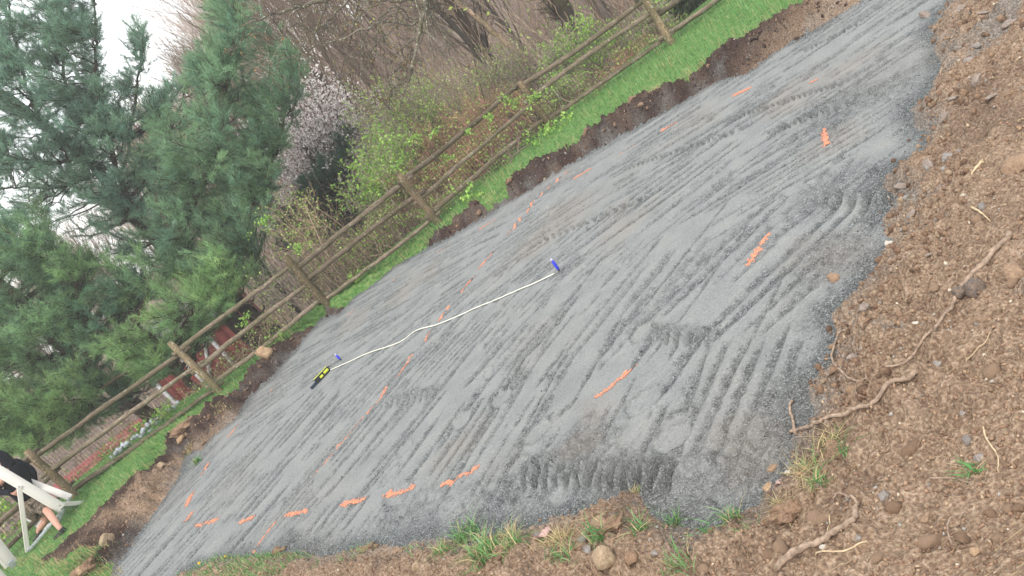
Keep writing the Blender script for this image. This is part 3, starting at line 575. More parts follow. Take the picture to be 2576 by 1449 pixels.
pal = np.array([(.25, .155, .10), (.33, .22, .14), (.17, .105, .07), (.42, .31, .21), (.29, .185, .12), (.55, .48, .38), (.34, .32, .29)]); pdk = np.array([(.05, .032, .026), (.07, .045, .036), (.035, .022, .02), (.10, .065, .05), (.12, .10, .09), (.05, .03, .025), (.06, .04, .03)])
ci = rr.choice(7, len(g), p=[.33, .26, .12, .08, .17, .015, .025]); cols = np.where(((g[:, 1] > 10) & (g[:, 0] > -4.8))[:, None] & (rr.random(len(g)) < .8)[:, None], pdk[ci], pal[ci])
rad = (.0028 + .013 * rr.random(len(g)) ** 4) * (.7 + .11 * g[:, 1]); g[:, 2] += rad * .3
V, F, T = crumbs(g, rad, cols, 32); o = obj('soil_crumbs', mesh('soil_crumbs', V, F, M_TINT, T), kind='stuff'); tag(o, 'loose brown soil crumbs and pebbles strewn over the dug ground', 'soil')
def heapcond(x, y):
    s = padsd(x, y); return (lawnmask(x, y) < -.02) & (((s > -.03) & (s < .55) & ((x > 1) | (y > 9.6))) | ((s > .5) & (x > 3.5) & (y > 4.5) & (y < 10)))
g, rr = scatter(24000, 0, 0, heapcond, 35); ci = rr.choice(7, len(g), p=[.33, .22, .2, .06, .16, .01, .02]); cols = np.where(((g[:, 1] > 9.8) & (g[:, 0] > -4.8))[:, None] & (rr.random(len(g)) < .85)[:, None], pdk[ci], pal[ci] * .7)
rad = (.006 + .030 * rr.random(len(g)) ** 3.2) * (.75 + .05 * g[:, 1]); g[:, 2] += rad * .2; L_ = np.stack([lump(840 + k, I1, .35, 4) for k in range(10)])[rr.integers(0, 10, len(g))] * rr.uniform(.72, 1.22, (len(g), len(I1[0]), 1)) * (rad[:, None] * rr.uniform(.45, 1.2, (len(g), 3)))[:, None]
V = (L_ + g[:, None]).reshape(-1, 3); F = (I1[1][None] + (np.arange(len(g)) * len(I1[0]))[:, None, None]).reshape(-1, 3)
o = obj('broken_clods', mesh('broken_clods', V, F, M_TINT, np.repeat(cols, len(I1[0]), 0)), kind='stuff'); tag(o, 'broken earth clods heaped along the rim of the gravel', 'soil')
def padcond(x, y):
    s = padsd(x, y); c = rsample(rc, x, y); return (s < .25) & (lawnmask(x, y) < -.05) & ((c > .6) & (np.abs(s) < 2.0) & (y < 8.5) | (np.abs(s) < .2))
g, rr = scatter(44000, 0, 0, padcond, 41)
gp = np.array([(.13, .145, .15), (.20, .215, .22), (.07, .08, .085), (.28, .30, .30)]); cols = gp[rr.choice(4, len(g), p=[.4, .25, .25, .1])]
rad = (.003 + .006 * rr.random(len(g)) ** 2) * (.6 + .12 * g[:, 1]); g[:, 2] += rad * .3
V, F, T = crumbs(g, rad, cols, 42); o = obj('loose_gravel', mesh('loose_gravel', V, F, M_TINT, T), kind='stuff'); tag(o, 'coarse loose blue-grey gravel crumbs along the pad edges', 'gravel')

# ------------------------------------------------------------------ grass
M_GRASS = vcol('grass_blade', .6, .35, .15, 50, .25)
def blades(P, h, w, lean, cols, r, seg=3):
    K = len(P); a = r.uniform(0, 2 * PI, K); d = np.stack([np.cos(a), np.sin(a), np.zeros(K)], 1); s = np.stack([-np.sin(a), np.cos(a), np.zeros(K)], 1)
    t = np.linspace(0, 1, seg + 1); Vs = []
    for k, tt in enumerate(t):
        c = P + d * (lean * h * tt ** 2)[:, None] + np.array([0, 0, 1.]) * (h * (tt - .35 * lean * tt ** 2))[:, None]
        ww = (w * (1 - tt) ** .6)[:, None]
        if k == seg: Vs.append(c)
        else: Vs += [c - s * ww, c + s * ww]
    V = np.stack(Vs, 1); nv = V.shape[1]; F = []
    for k in range(seg - 1): F += [(2 * k, 2 * k + 1, 2 * k + 3), (2 * k, 2 * k + 3, 2 * k + 2)]
    F.append((2 * seg - 2, 2 * seg - 1, 2 * seg)); F = np.array(F)
    return V.reshape(-1, 3), (F[None] + (np.arange(K) * nv)[:, None, None]).reshape(-1, 3), np.repeat(cols, nv, 0)
GP = np.array([(.13, .32, .095), (.085, .22, .065), (.19, .40, .13), (.30, .46, .22), (.055, .14, .045), (.50, .41, .22), (.42, .33, .18)])
def gcols(r, K, dry): 
    p = np.array([.28, .22, .22, .1, .1, .05, .03]); c = GP[r.choice(7, K, p=p / p.sum())]; m_ = r.random(K) < dry; c[m_] = GP[r.choice([5, 6], m_.sum())] * r.uniform(.8, 1.3, (m_.sum(), 1)); return c * r.uniform(.8, 1.2, (K, 1))
r4 = np.random.default_rng(51)
px = r4.uniform(-60, 2250, 190000); py = r4.uniform(-60, 1500, 190000)
l1 = (px * .75 + py > 1270) & (px * .83 + py < 1800)
px, py = px[l1], py[l1]; g = gnd(px, py); lm = lawnmask(g[:, 0], g[:, 1]); s_ = -sdf(CL, g[:, 0], g[:, 1])
k_ = (lm > -.04) & (g[:, 1] < 15.0 + .25 * noise(g[:, 0] * 2, g[:, 1] * 2, 4)); g = g[k_]; lm = lm[k_]; s_ = s_[k_]; g[:, 2] = hfull(g[:, 0], g[:, 1]) - .005
g = g[:85000]; lm = lm[:85000]
fenced = sstep(13.6, 14.8, g[:, 1]); left = sstep(-5, -7, g[:, 0])
h = (.06 + .09 * r4.random(len(g))) * (1 + .9 * fenced * (1 - .5 * left) + .35 * sstep(2, 6, g[:, 0])); dry = sstep(.38, .0, lm) * (.4 + .5 * left) + .32 * sstep(.15, .5, fbm(g[:, 0] * 1.6, g[:, 1] * 1.6, 3, 5))
V, F, T = blades(g, h, np.full(len(g), .0036), r4.uniform(.05, .8, len(g)), gcols(r4, len(g), np.clip(dry, 0, .85)), r4, 2)
o = obj('lawn_grass', mesh('lawn_grass', V, F, M_GRASS, T), kind='stuff'); tag(o, 'bright green grass strip growing between the dug soil and the fence', 'grass')
# turf along the near edge of the pad
g = []
px = r4.uniform(440, 1130, 9000); py = r4.uniform(1370, 1520, 9000); q = gnd(px, py); m_ = (sdf(NG, q[:, 0], q[:, 1]) < .05 * 1) & (padsd(q[:, 0], q[:, 1]) > .0) & (r4.random(9000) < np.clip(1.15 - (px - 440) / 700, .2, 1)); q = q[m_]
m_ = fbm(q[:, 0] * 3, q[:, 1] * 3, 3, 9) > -.12; q = q[m_][:5200]; q[:, 2] = hfull(q[:, 0], q[:, 1]) - .005
V, F, T = blades(q, r4.uniform(.04, .11, len(q)), np.full(len(q), .0032), r4.uniform(.2, 1.1, len(q)), gcols(r4, len(q), np.full(len(q), .12)), r4, 3)
o = obj('near_turf_grass', mesh('near_turf_grass', V, F, M_GRASS, T), kind='stuff'); tag(o, 'ragged green turf along the near lower edge of the gravel pad', 'grass')
CLUMPS = [(1180, 1350, 60, 90, .14, .25, 'tall grass tuft arching over the pad edge left of the dry straw'), (1235, 1395, 70, 150, .16, .15, 'largest bushy green grass clump on the near edge'), (1300, 1380, 55, 90, .13, .35, 'grass clump with dry straw right of the largest clump'), (1130, 1400, 40, 50, .12, .2, 'sparse grass tuft left of the largest clump'),
          (1420, 1370, 60, 120, .10, .95, 'mound of dry tan straw beside the pink leaf'), (1290, 1345, 40, 70, .09, .95, 'small heap of dry straw on the pad rim'), (1525, 1365, 45, 45, .13, .1, 'thin spray of green grass in front of the brown rock'), (1630, 1350, 40, 30, .13, .1, 'few long grass blades right of the brown rock'),
          (1700, 1320, 35, 28, .12, .1, 'short green tuft by the dark soil lump'), (1845, 1310, 40, 40, .11, .25, 'grass tuft at the grey gravel corner'), (1780, 1350, 45, 24, .09, .1, 'low grass sprigs on the near dirt edge'), (1440, 1420, 60, 40, .12, .15, 'grass blades in front of the flat grey stone'),
          (1720, 1430, 60, 40, .13, .1, 'loose grass blades near the bottom edge right of the big rock'), (1880, 1400 - 60, 36, 18, .08, .1, 'tiny grass sprig on the brown dirt'), (2040, 1195, 50, 120, .10, .85, 'torn sod with straw-coloured roots by the pad corner'), (2100, 1130, 50, 80, .09, .7, 'upturned sod with dark roots above the pad corner'),
          (2075, 1245, 30, 60, .08, .3, 'short green tuft in the torn sod'), (1985, 1290, 40, 90, .08, .95, 'dry matted root ball at the lower right of the pad'), (2450, 1190, 30, 26, .07, .1, 'lone thin grass sprig on the right slope'), (2150, 1165, 30, 20, .08, .2, 'few blades beside the torn sod'),
          (1600, 1240, 18, 50, .06, .6, 'half-dead tuft on the soil tongue in the pad'), (500, 1115, 0, 0, 0, 0, ''), (250, 1395, 40, 120, .12, .15, 'lush tuft at the corner of the soil bank'), (225, 1410, 40, 90, .10, .6, 'straw-edged grass over the sod lump'),
          (570, 1040, 25, 110, .09, .85, 'straw tuft on the torn bank below the second fence post'), (480, 1135, 25, 110, .10, .85, 'hanging dry straw tuft on the soil bank'), (497, 1165, 12, 60, .12, .1, 'small leafy green weed in the soil bank'), (1650, 230, 30, 80, .07, .95, 'flattened straw-coloured patch in the far green grass'),
          (560, 1000, 20, 50, .1, .2, 'green tuft at the foot of the second fence post')]
for i, (px, py, rp, n, h, dry, lab) in enumerate(CLUMPS):
    if not lab: continue
    c = G(px, py); dist = np.linalg.norm(c - [0, 0, EYE]); r = rp * dist / FPX * .6; n = int(n * 1.3)
    P = c + np.concatenate([r4.normal(size=(n, 2)) * r * .55, np.zeros((n, 1))], 1); P[:, 2] = hfull(P[:, 0], P[:, 1]) - .01
    wdt = .0022 + .00035 * dist
    V, F, T = blades(P - c, h * r4.uniform(.5, 1.25, n), wdt * r4.uniform(.5, 1.3, n) * (.6 if dry > .5 else 1), r4.uniform(.3, 1.5 if dry < .5 else 2.2, n), gcols(r4, n, np.full(n, dry)), r4, 4)
    o = obj('grass_tuft', mesh('grass_tuft', V, F, M_GRASS, T), loc=tuple(c)); tag(o, lab, 'grass tuft')

# sod lumps
for i, (px, py, rp, lab) in enumerate([(203, 1436, 30, 'dark lump of sod at the bottom left corner of the pad'), (1985, 1300, 34, 'dark root-bound sod lump by the grey gravel corner'), (2110, 1150, 28, 'dark peaty sod lump with roots above the straw'), (478, 1086, 27, 'crumbled brown soil heap against the turf edge'), (1560, 1345, 26, 'dark cracked soil lump behind the brown rock'), (930, 1385, 22, 'small brown soil hump in the near turf'), (700, 1370 + 20, 22, 'round brown soil clod in the near turf'), (1590, 262, 22, 'overturned brown clod at the far turf edge')]):
    p = G(px, py); dist = np.linalg.norm(p - [0, 0, EYE]); r = rp * dist / FPX; V = lump(900 + i, I4, .5, 3); V *= (1 + .28 * fbm(V[:, 0] * 3 + V[:, 2] * 3, V[:, 1] * 3 - V[:, 2] * 2, 3, i) + .22 * np.abs(fbm(V[:, 0] * 8 + V[:, 2] * 6, V[:, 1] * 8 - V[:, 2] * 5, 2, i)))[:, None] * np.array([r, r * .8, r * .5])
    o = obj('sod_lump', mesh('sod_lump', V, I4[1], MS['clod']), loc=tuple(p)); tag(o, lab, 'sod')

# ------------------------------------------------------------------ roots lying on the dirt
M_ROOT = flat('root_bark', (.29, .215, .16), .9, .15, 0, .4, 45); M_PALE = flat('peeled_root', (.5, .39, .25), .9, .15, 0, .25, 45)
ROOTS = [([(2545, 592), (2530, 640), (2490, 690), (2455, 730), (2425, 775), (2405, 800), (2390, 840), (2372, 872)], 6.5, 3, 'M', 'long curved bare root running down the right slope'),
         ([(2370, 870), (2350, 890), (2300, 925), (2230, 955), (2160, 965), (2120, 940), (2098, 910), (2102, 880), (2112, 855), (2136, 840)], 3.2, 2.6, 'M', 'thin hooked root looping beside the gravel edge'),
         ([(1985, 1085), (2020, 1090), (2062, 1097), (2110, 1075), (2170, 1055), (2215, 1035), (2250, 1005), (2290, 975), (2320, 955)], 4, 6, 'M', 'thick knobbly root with a forked end on the slope'),
         ([(1994, 1005), (1990, 1030), (1996, 1060), (2003, 1092)], 3, 3.5, 'M', 'short dark root tip standing beside the gravel corner'),
         ([(1980, 1462), (2030, 1425), (2090, 1390), (2140, 1370), (2175, 1345), (2180, 1315)], 9, 6, 'M', 'thick grey-brown cut root at the bottom edge'),
         ([(2180, 1318), (2179, 1300), (2165, 1285), (2140, 1275), (2115, 1284)], 4, 2, 'M', 'crooked thin root tip above the cut root'),
         ([(2070, 1425), (2120, 1418), (2170, 1400), (2200, 1385)], 2, 2, 'P', 'pale yellow peeled rootlet by the cut root'), ([(2485, 1088), (2492, 1120), (2515, 1155), (2512, 1190)], 2, 1.2, 'P', 'thin straw-like rootlet on the right slope'),
         ([(2345, 1225), (2390, 1213), (2435, 1218), (2460, 1232)], 1.5, 1.2, 'M', 'fine arched rootlet on the right slope'), ([(2395, 1370), (2390, 1340), (2400, 1310), (2440, 1292)], 2, 1.2, 'M', 'fine rootlet low on the right slope'),
         ([(2108, 1320), (2108, 1350), (2106, 1380)], 1.3, 1, 'P', 'short upright straw beside the cut root'), ([(2112, 855), (2118, 900), (2125, 945), (2133, 975)], 1.3, 1, 'M', 'hair-thin root hanging under the hooked root'),
         ([(2447, 530), (2490, 552)], 3, 1.5, 'P', 'small pale splinter of wood high on the slope'), ([(2480, 420), (2450, 452)], 4, 2, 'P', 'broken white wood splinter at the upper right'), ([(2505, 1120 - 340), (2560, 800)], 0, 0, 'P', ''),
         ([(2510, 860), (2480, 895), (2440, 935)], 1.2, 1, 'P', 'fine dry stalk on the upper right slope'), ([(1575, 1430), (1560, 1449)], 0, 0, 'P', '')]
for i, (pp, ra_, rb_, mm, lab) in enumerate(ROOTS):
    if not lab: continue
    q = np.array(pp, float); n = max(8, len(q) * 5); s = spline(q, n); P = gnd(s[:, 0], s[:, 1]); P[:, 2] = hfull(P[:, 0], P[:, 1]); k = np.ones(5) / 5
    z = np.convolve(np.pad(P[:, 2], 2, mode='edge'), k, 'valid'); P[:, 2] = np.maximum(z, P[:, 2] - .01) ; dist = np.linalg.norm(P - [0, 0, EYE], axis=1); R = np.linspace(ra_, rb_, n) * dist / FPX * (1 + .07 * r4.normal(size=n)); P[:, 2] += R * .9 + .010; P[0, 2] -= .02; P[-1, 2] -= .02
    P[1:-1, :2] += r4.normal(size=(n - 2, 2)) * R[1:-1, None] * .25
    V, F = capped(P, R, 7); o0 = P[0].copy(); o = obj('root', mesh('root', V - o0, F, M_ROOT if mm == 'M' else M_PALE, smooth=True), loc=tuple(o0)); tag(o, lab, 'root')
# fine rootlets: uncountable
P0, rr = scatter(700, 0, 0, lambda x, y: (padsd(x, y) > .1) & (lawnmask(x, y) < -.1) & (y < 10), 61)
a = rr.uniform(0, 6.28, len(P0)); L = rr.uniform(.03, .16, len(P0)); t = np.linspace(0, 1, 4); dv = np.stack([np.cos(a), np.sin(a), np.zeros(len(a))], 1)
PP = P0[:, None] + dv[:, None] * (L[:, None] * t)[..., None] + rr.normal(size=(len(P0), 4, 3)) * .012; PP[..., 2] = hfull(PP[..., 0].ravel(), PP[..., 1].ravel()).reshape(PP.shape[:2]) + .006 + .02 * t * rr.random((len(P0), 1))
V, F = tubes(PP, np.full(PP.shape[:2], .0011), 3); T = np.repeat(np.array([(.30, .21, .13), (.42, .33, .2), (.16, .11, .08)])[rr.integers(0, 3, len(P0))], 12, 0)
o = obj('rootlets', mesh('rootlets', V, F, M_TINT, T), kind='stuff'); tag(o, 'hair-fine rootlets and straws strewn over the dug soil', 'rootlets')

# ------------------------------------------------------------------ dandelion, leaf, weeds
M_YEL = flat('dandelion_yellow', (.85, .62, .02)); M_STEM = flat('green_stem', (.10, .2, .05)); M_LEAFP = flat('dry_pink_leaf', (.42, .29, .26), .8, .2, 0, .3, 60)
for px, py, sz, lab in ((516, 1431, .022, 'bigger yellow dandelion flower in the near turf'), (588, 1420, .012, 'small yellow dandelion bud right of the bigger flower')):
    p = G(px, py); e = empty('dandelion', p, lab, 'flower'); n = 46; a = r4.uniform(0, 6.28, n); el = r4.uniform(.1, 1.4, n); d = np.stack([np.cos(a) * np.cos(el), np.sin(a) * np.cos(el), np.sin(el)], 1)
    top = p + [0, 0, .07]; V, F = leaves(top + d * sz * .55, np.full(n, sz * .42), r4, .4); obj('flower_head', mesh('flower_head', V, F, M_YEL), e); V, F = tubes(np.array([p, p + [.004, 0, .04], top]), np.array([.003, .0025, .002]), 5); obj('stem', mesh('stem', V, F, M_STEM), e)
def dryleaf(px, py, r, lab):
    p = G(px, py); n = 9; u = np.linspace(-1, 1, n); U, Vv = np.meshgrid(u, u); w = 1 - .75 * np.abs(U) ** 1.6 + .18 * np.sin(U * 9); x = U * r; y = Vv * w * r * .65; z = .35 * r * np.abs(Vv) + .25 * r * np.sin(U * 3) * Vv + .02
    q0 = (np.arange(n - 1)[:, None] * n + np.arange(n - 1)).ravel(); o = obj('dry_leaf', mesh('dry_leaf', np.stack([x.ravel(), y.ravel(), z.ravel()], 1), np.stack([q0, q0 + 1, q0 + n + 1, q0 + n], 1), M_LEAFP, smooth=True), loc=tuple(p)); o.rotation_euler = (.3, -.2, 1 + px); tag(o, lab, 'leaf')
dryleaf(1378, 1372, .055, 'crumpled pink-tan dead leaf on the straw at the near edge'); dryleaf(1405, 1352, .035, 'smaller curled dead leaf just above the pink-tan one'); dryleaf(1975, 1245, .03, 'brown dead leaf by the torn sod')
M_LEAF = vcol('spring_leaf', .55, .4, .12, 20, .3)

# ------------------------------------------------------------------ tape measure and screwdrivers
M_TAPE = flat('tape_blade', (.8, .78, .66), .45, .4, 0, .04); M_TY = flat('tape_yellow', (.62, .68, .05), .45, .4, 0, .05); M_TB = flat('black_plastic', (.02, .022, .028), .5, .4)
pa = G(822, 940); pb_ = G(1398, 688); tm = empty('tape_measure', pa, 'open reel tape measure with yellow and black body and long white tape across the pad', 'tape measure')
pts = [(833, 932), (880, 911), (925, 890), (985, 870), (1015, 858), (1050, 833), (1100, 818), (1150, 798), (1200, 775), (1250, 755), (1300, 733), (1350, 712), (1396, 690)]
s = spline(np.array(pts, float), 260); P = at0(s[:, 0], s[:, 1]); P[:, 2] = hfull(P[:, 0], P[:, 1]); kk = np.ones(41) / 41; zz = np.convolve(np.pad(P[:, 2], 20, mode='edge'), kk, 'valid'); P[:, 2] = zz + .016
tn = unit(np.gradient(P, axis=0)); sd = unit(np.cross(tn, [0, 0, 1.])); w = .0115
V = np.concatenate([P - sd * w, P + sd * w, P + sd * w - [0, 0, .003], P - sd * w - [0, 0, .003]]); n = len(P); i0 = np.arange(n - 1)
V[:, 2] += 0; F = np.concatenate([np.stack([i0 + a * n, i0 + b * n, i0 + b * n + 1, i0 + a * n + 1], 1) for a, b in ((0, 1), (1, 2), (2, 3), (3, 0))]); obj('tape_blade', mesh('tape_blade', V, F, M_TAPE), tm)
a_, b_ = at0(832, 931), at0(803, 962); a_[2] = b_[2] = 0; d = unit(b_ - a_); sd = np.array([-d[1], d[0], 0]); z0 = hfull(np.array([a_[0]]), np.array([a_[1]]))[0]
if sd[1] > 0: sd = -sd
def tb(name, s0, s1, lat, wz, zc, hh, m_): 
    V, F = box_between(a_ + d * s0 + sd * lat + [0, 0, z0 + zc], a_ + d * s1 + sd * lat + [0, 0, z0 + zc], wz, hh); o = obj(name, mesh(name, V, F, m_), tm); md = o.modifiers.new('bevel', 'BEVEL'); md.width = .006; md.segments = 2
tb('case', .0, .30, 0, .035, .045, .075, M_TB); tb('yellow_frame', .0, .29, -.026, .014, .06, .055, M_TY); tb('yellow_side', .03, .12, .021, .008, .05, .04, M_TY); tb('yellow_side', .15, .21, .021, .008, .045, .035, M_TY); tb('handle', .27, .42, 0, .03, .03, .04, flat('blue_black_grip', (.03, .045, .07), .5)); tb('crank', -.05, .02, -.04, .01, .05, .012, M_TB)
M_BLUE = flat('blue_grip', (.035, .05, .62), .35, .5, 0, .05); M_CLEAR = flat('cloudy_plastic', (.45, .42, .6), .3, .5, 0, .05); M_STEEL = flat('steel_shaft', (.25, .24, .23), .4, .5, .7)
def screwdriver(px, py, hh, tilt, lab):
    p = at0(px, py); p[2] = hfull(p[:1], p[1:2])[0]; e = empty('screwdriver', p, lab, 'screwdriver'); ax = unit(np.array([tilt[0], tilt[1], 1.]))
    def seg(n_, zs, rs, m_, k=8):
        P = p + ax * np.array(zs)[:, None]; V, F = capped(P, np.array(rs), k); obj(n_, mesh(n_, V, F, m_, smooth=False), e)
    seg('shaft', [-.03, .02, .055], [.005, .005, .005], M_STEEL, 6); seg('collar', [.05, .06, .075], [.012, .016, .012], M_TB); L = hh
    seg('grip', [.072, .09, .08 + L * .5, .06 + L, .075 + L], [.013, .02, .019, .019, .012], M_BLUE, 6); seg('end_cap', [.074 + L, .085 + L, .10 + L], [.016, .017, .008], M_CLEAR)
screwdriver(864, 912, .085, (-.05, 0), 'blue-handled screwdriver stuck upright next to the yellow tape case'); screwdriver(1412, 688, .13, (.02, 0), 'blue-handled screwdriver stuck upright at the hooked end of the white tape')
e0 = G(1417, 684); th = np.linspace(0, 2 * PI, 17); P = e0 + np.stack([.03 * np.cos(th), .02 * np.sin(th), .012 + .01 * np.sin(th)], 1); V, F = tubes(P, np.full(17, .0035), 5); obj('hook_ring', mesh('hook_ring', V, F, M_STEEL, smooth=True), tm)

# ------------------------------------------------------------------ neighbours' yard seen under the pines
M_RED = flat('red_siding', (.20, .04, .035), .75, .3, 0, .18, 6); M_WHITE = flat('white_trim', (.5, .5, .5), .6, .4, 0, .06); M_ROOF = flat('grey_roof', (.16, .15, .15), .9, .2, 0, .2, 10)
M_PINK = flat('pink_render', (.52, .30, .26), .85, .2, 0, .15, 6); M_REDD = flat('dark_red_slat', (.24, .05, .045), .7); M_MULCH = flat('red_mulch', (.22, .075, .045), .95, .1, 0, .3, 20); M_YTOY = flat('yellow_plastic', (.75, .5, .03), .5); M_BLUEW = flat('blue_white_plastic', (.46, .49, .53), .5, .4, 0, .3, 8)
def bx(x0, x1, y0, y1, z0, z1):
    V = np.array([(x, y, z) for z in (z0, z1) for x, y in ((x0, y0), (x1, y0), (x1, y1), (x0, y1))]); F = np.array([(0, 3, 2), (0, 2, 1), (4, 5, 6), (4, 6, 7), (0, 1, 5), (0, 5, 4), (1, 2, 6), (1, 6, 5), (2, 3, 7), (2, 7, 6), (3, 0, 4), (3, 4, 7)]); return V, F
sx0, sx1, sy, sz0 = -10.6, -7.3, 25., -2.95
sh = empty('garden_shed', (-9, sy, sz0), 'dark red shed with white trim seen below the pines through the fence', 'shed')
for k in range(11):
    xa = sx0 + (sx1 - sx0) * k / 11; V, F = bx(xa + .008, xa + (sx1 - sx0) / 11 - .008, sy - .02, sy + .0, sz0, .25); obj('plank', mesh('plank', V, F, M_RED), sh)
V, F = bx(sx0, sx1, sy + .005, sy + 2.6, sz0, .25); obj('wall', mesh('wall', V, F, M_RED), sh)
for xa in (sx0 - .04, sx0 + 1.08, sx0 + 2.15, sx1 - .12): V, F = bx(xa, xa + .14, sy - .06, sy - .022, sz0, .25); obj('trim_board', mesh('trim_board', V, F, M_WHITE), sh)
for z in (-1.5, .05): V, F = bx(sx0 + .12, sx1 - .14, sy - .05, sy - .023, z, z + .13); obj('trim_board', mesh('trim_board', V, F, M_WHITE), sh)
V, F = box_between((sx0 + 1.24, sy - .045, -1.35), (sx0 + 2.13, sy - .045, .02), .03, .11, (0, 0, 1)); obj('brace', mesh('brace', V, F, M_WHITE), sh)
V = np.array([(sx0 - .2, sy - .3, .27), (sx1 + .2, sy - .3, .27), (sx1 + .2, sy + 1.3, 1.3), (sx0 - .2, sy + 1.3, 1.3), (sx0 - .2, sy + 2.9, .27), (sx1 + .2, sy + 2.9, .27)]); V = np.vstack([V, V - [0, 0, .08]])
F = np.array([(0, 1, 2), (0, 2, 3), (3, 2, 5), (3, 5, 4), (6, 8, 7), (6, 9, 8), (9, 11, 8), (9, 10, 11), (0, 6, 7), (0, 7, 1), (0, 3, 9), (0, 9, 6), (3, 4, 10), (3, 10, 9), (1, 7, 8), (1, 8, 2), (2, 8, 11), (2, 11, 5), (4, 5, 11), (4, 11, 10)]); obj('roof', mesh('roof', V, F, M_ROOF), sh)
pw = empty('playhouse', (-12.8, 23.5, -2.9), 'low pink walled playhouse with red slatted railing beyond the left fence', 'playhouse')
V, F = bx(-14.6, -11.2, 23.5, 25, -2.9, -.95); obj('wall', mesh('wall', V, F, M_PINK), pw)
V = np.array([(-14.8, 23.3, -.94), (-11, 23.3, -.94), (-11, 24.3, -.65), (-14.8, 24.3, -.65), (-14.8, 25.2, -.94), (-11, 25.2, -.94)]); F = np.array([(0, 1, 2), (0, 2, 3), (3, 2, 5), (3, 5, 4)]); obj('roof', mesh('roof', V, F, M_REDD), pw)
for k in range(26): xa = -14.5 + k * .13; V, F = bx(xa, xa + .045, 23.2, 23.24, -2.9, -1.25); obj('slat', mesh('slat', V, F, M_REDD), pw)
for z in (-2.5, -1.4): V, F = bx(-14.55, -11.15, 23.245, 23.28, z, z + .08); obj('rail', mesh('rail', V, F, M_REDD), pw)
V, F = bx(-15.5, -9.5, 19.6, 22.8, -2.9, -1.35); 
V = np.array([(x, y, hmacro(np.array([x]), np.array([y]))[0] + .02 + .05 * math.sin(x * 5 + y * 3)) for y in np.linspace(17.6, 22.9, 9) for x in np.linspace(-16.5, -10, 14)]); q0 = (np.arange(8)[:, None] * 14 + np.arange(13)).ravel()
o = obj('mulch_bed', mesh('mulch_bed', V, np.stack([q0, q0 + 1, q0 + 15, q0 + 14], 1), M_MULCH), kind='structure')
for k, (x, y, z, s, m_, lab) in enumerate([(-13.9, 22.6, -2.5, .5, M_BLUEW, 'pale blue plastic paddling pool by the pink playhouse'), (-12.9, 22.7, -2.4, .32, M_YTOY, 'yellow plastic toy beside the pink playhouse')]):
    V = lump(60 + k, I2, .2, 2) * [s * 1.6, s, s * .7] ; o = obj('garden_toy', mesh('garden_toy', V, I2[1], m_, smooth=True), loc=(x, y, z)); tag(o, lab, 'toy')
e0_ = gnd([250, 330, 420], [1208, 1148, 1070]); P = spline(e0_ + np.array([[0, .9, -.1]] * 3), 16); P[:, 2] = hmacro(P[:, 0], P[:, 1]) + .05
rr = np.random.default_rng(3); e = empty('stone_edging', P[0], 'row of small whitish stones edging the ground just behind the left fence', 'edging')
for k, p in enumerate(spline(P, 34)): V = lump(420 + k, I1, .3, 3) * rr.uniform(.03, .07, 3) + p + rr.normal(size=3) * .03; obj('edging_stone', mesh('edging_stone', V, I1[1], M_BLUEW), e)

# ------------------------------------------------------------------ white pines
M_BARK = wood_material('pine_bark', (.055, .042, .035), .9); M_NEEDLE = vcol('pine_needles', .55, .3, .15, 6, .3)
MASK = [(-90, -90), (250, -90), (252, 100), (262, 190), (300, 225), (330, 130), (350, 62), (372, 72), (352, 180), (335, 330), (382, 290), (410, 200), (462, 205), (500, 120), (528, 40), (560, -60), (606, -60), (618, 60), (630, 200), (655, 280), (690, 120), (738, 110), (765, 190), (752, 270), (727, 340), (702, 420), (678, 520), (645, 590), (690, 640), (650, 695), (600, 735), (560, 790), (500, 850), (440, 880), (420, 935), (350, 985), (300, 1035), (230, 1085), (160, 1125), (60, 1150), (-90, 1150)]
HOLES = [(20, 500, 45), (30, 395, 38), (70, 335, 30), (130, 440, 40), (300, 395, 30), (20, 730, 40), (215, 640, 22), (450, 300, 26), (390, 240, 22), (340, 640 - 260, 26), (600, 420, 26), (170, 250, 15), (330, 560, 18), (100, 620, 16), (660, 440, 18), (510, 420, 14), (470, 560, 12), (150, 860, 30), (60, 1040, 26), (270, 900, 18), (30, 100, 14), (110, 30, 12), (240, 480, 22), (405, 110, 36)]
r5 = np.random.default_rng(77)
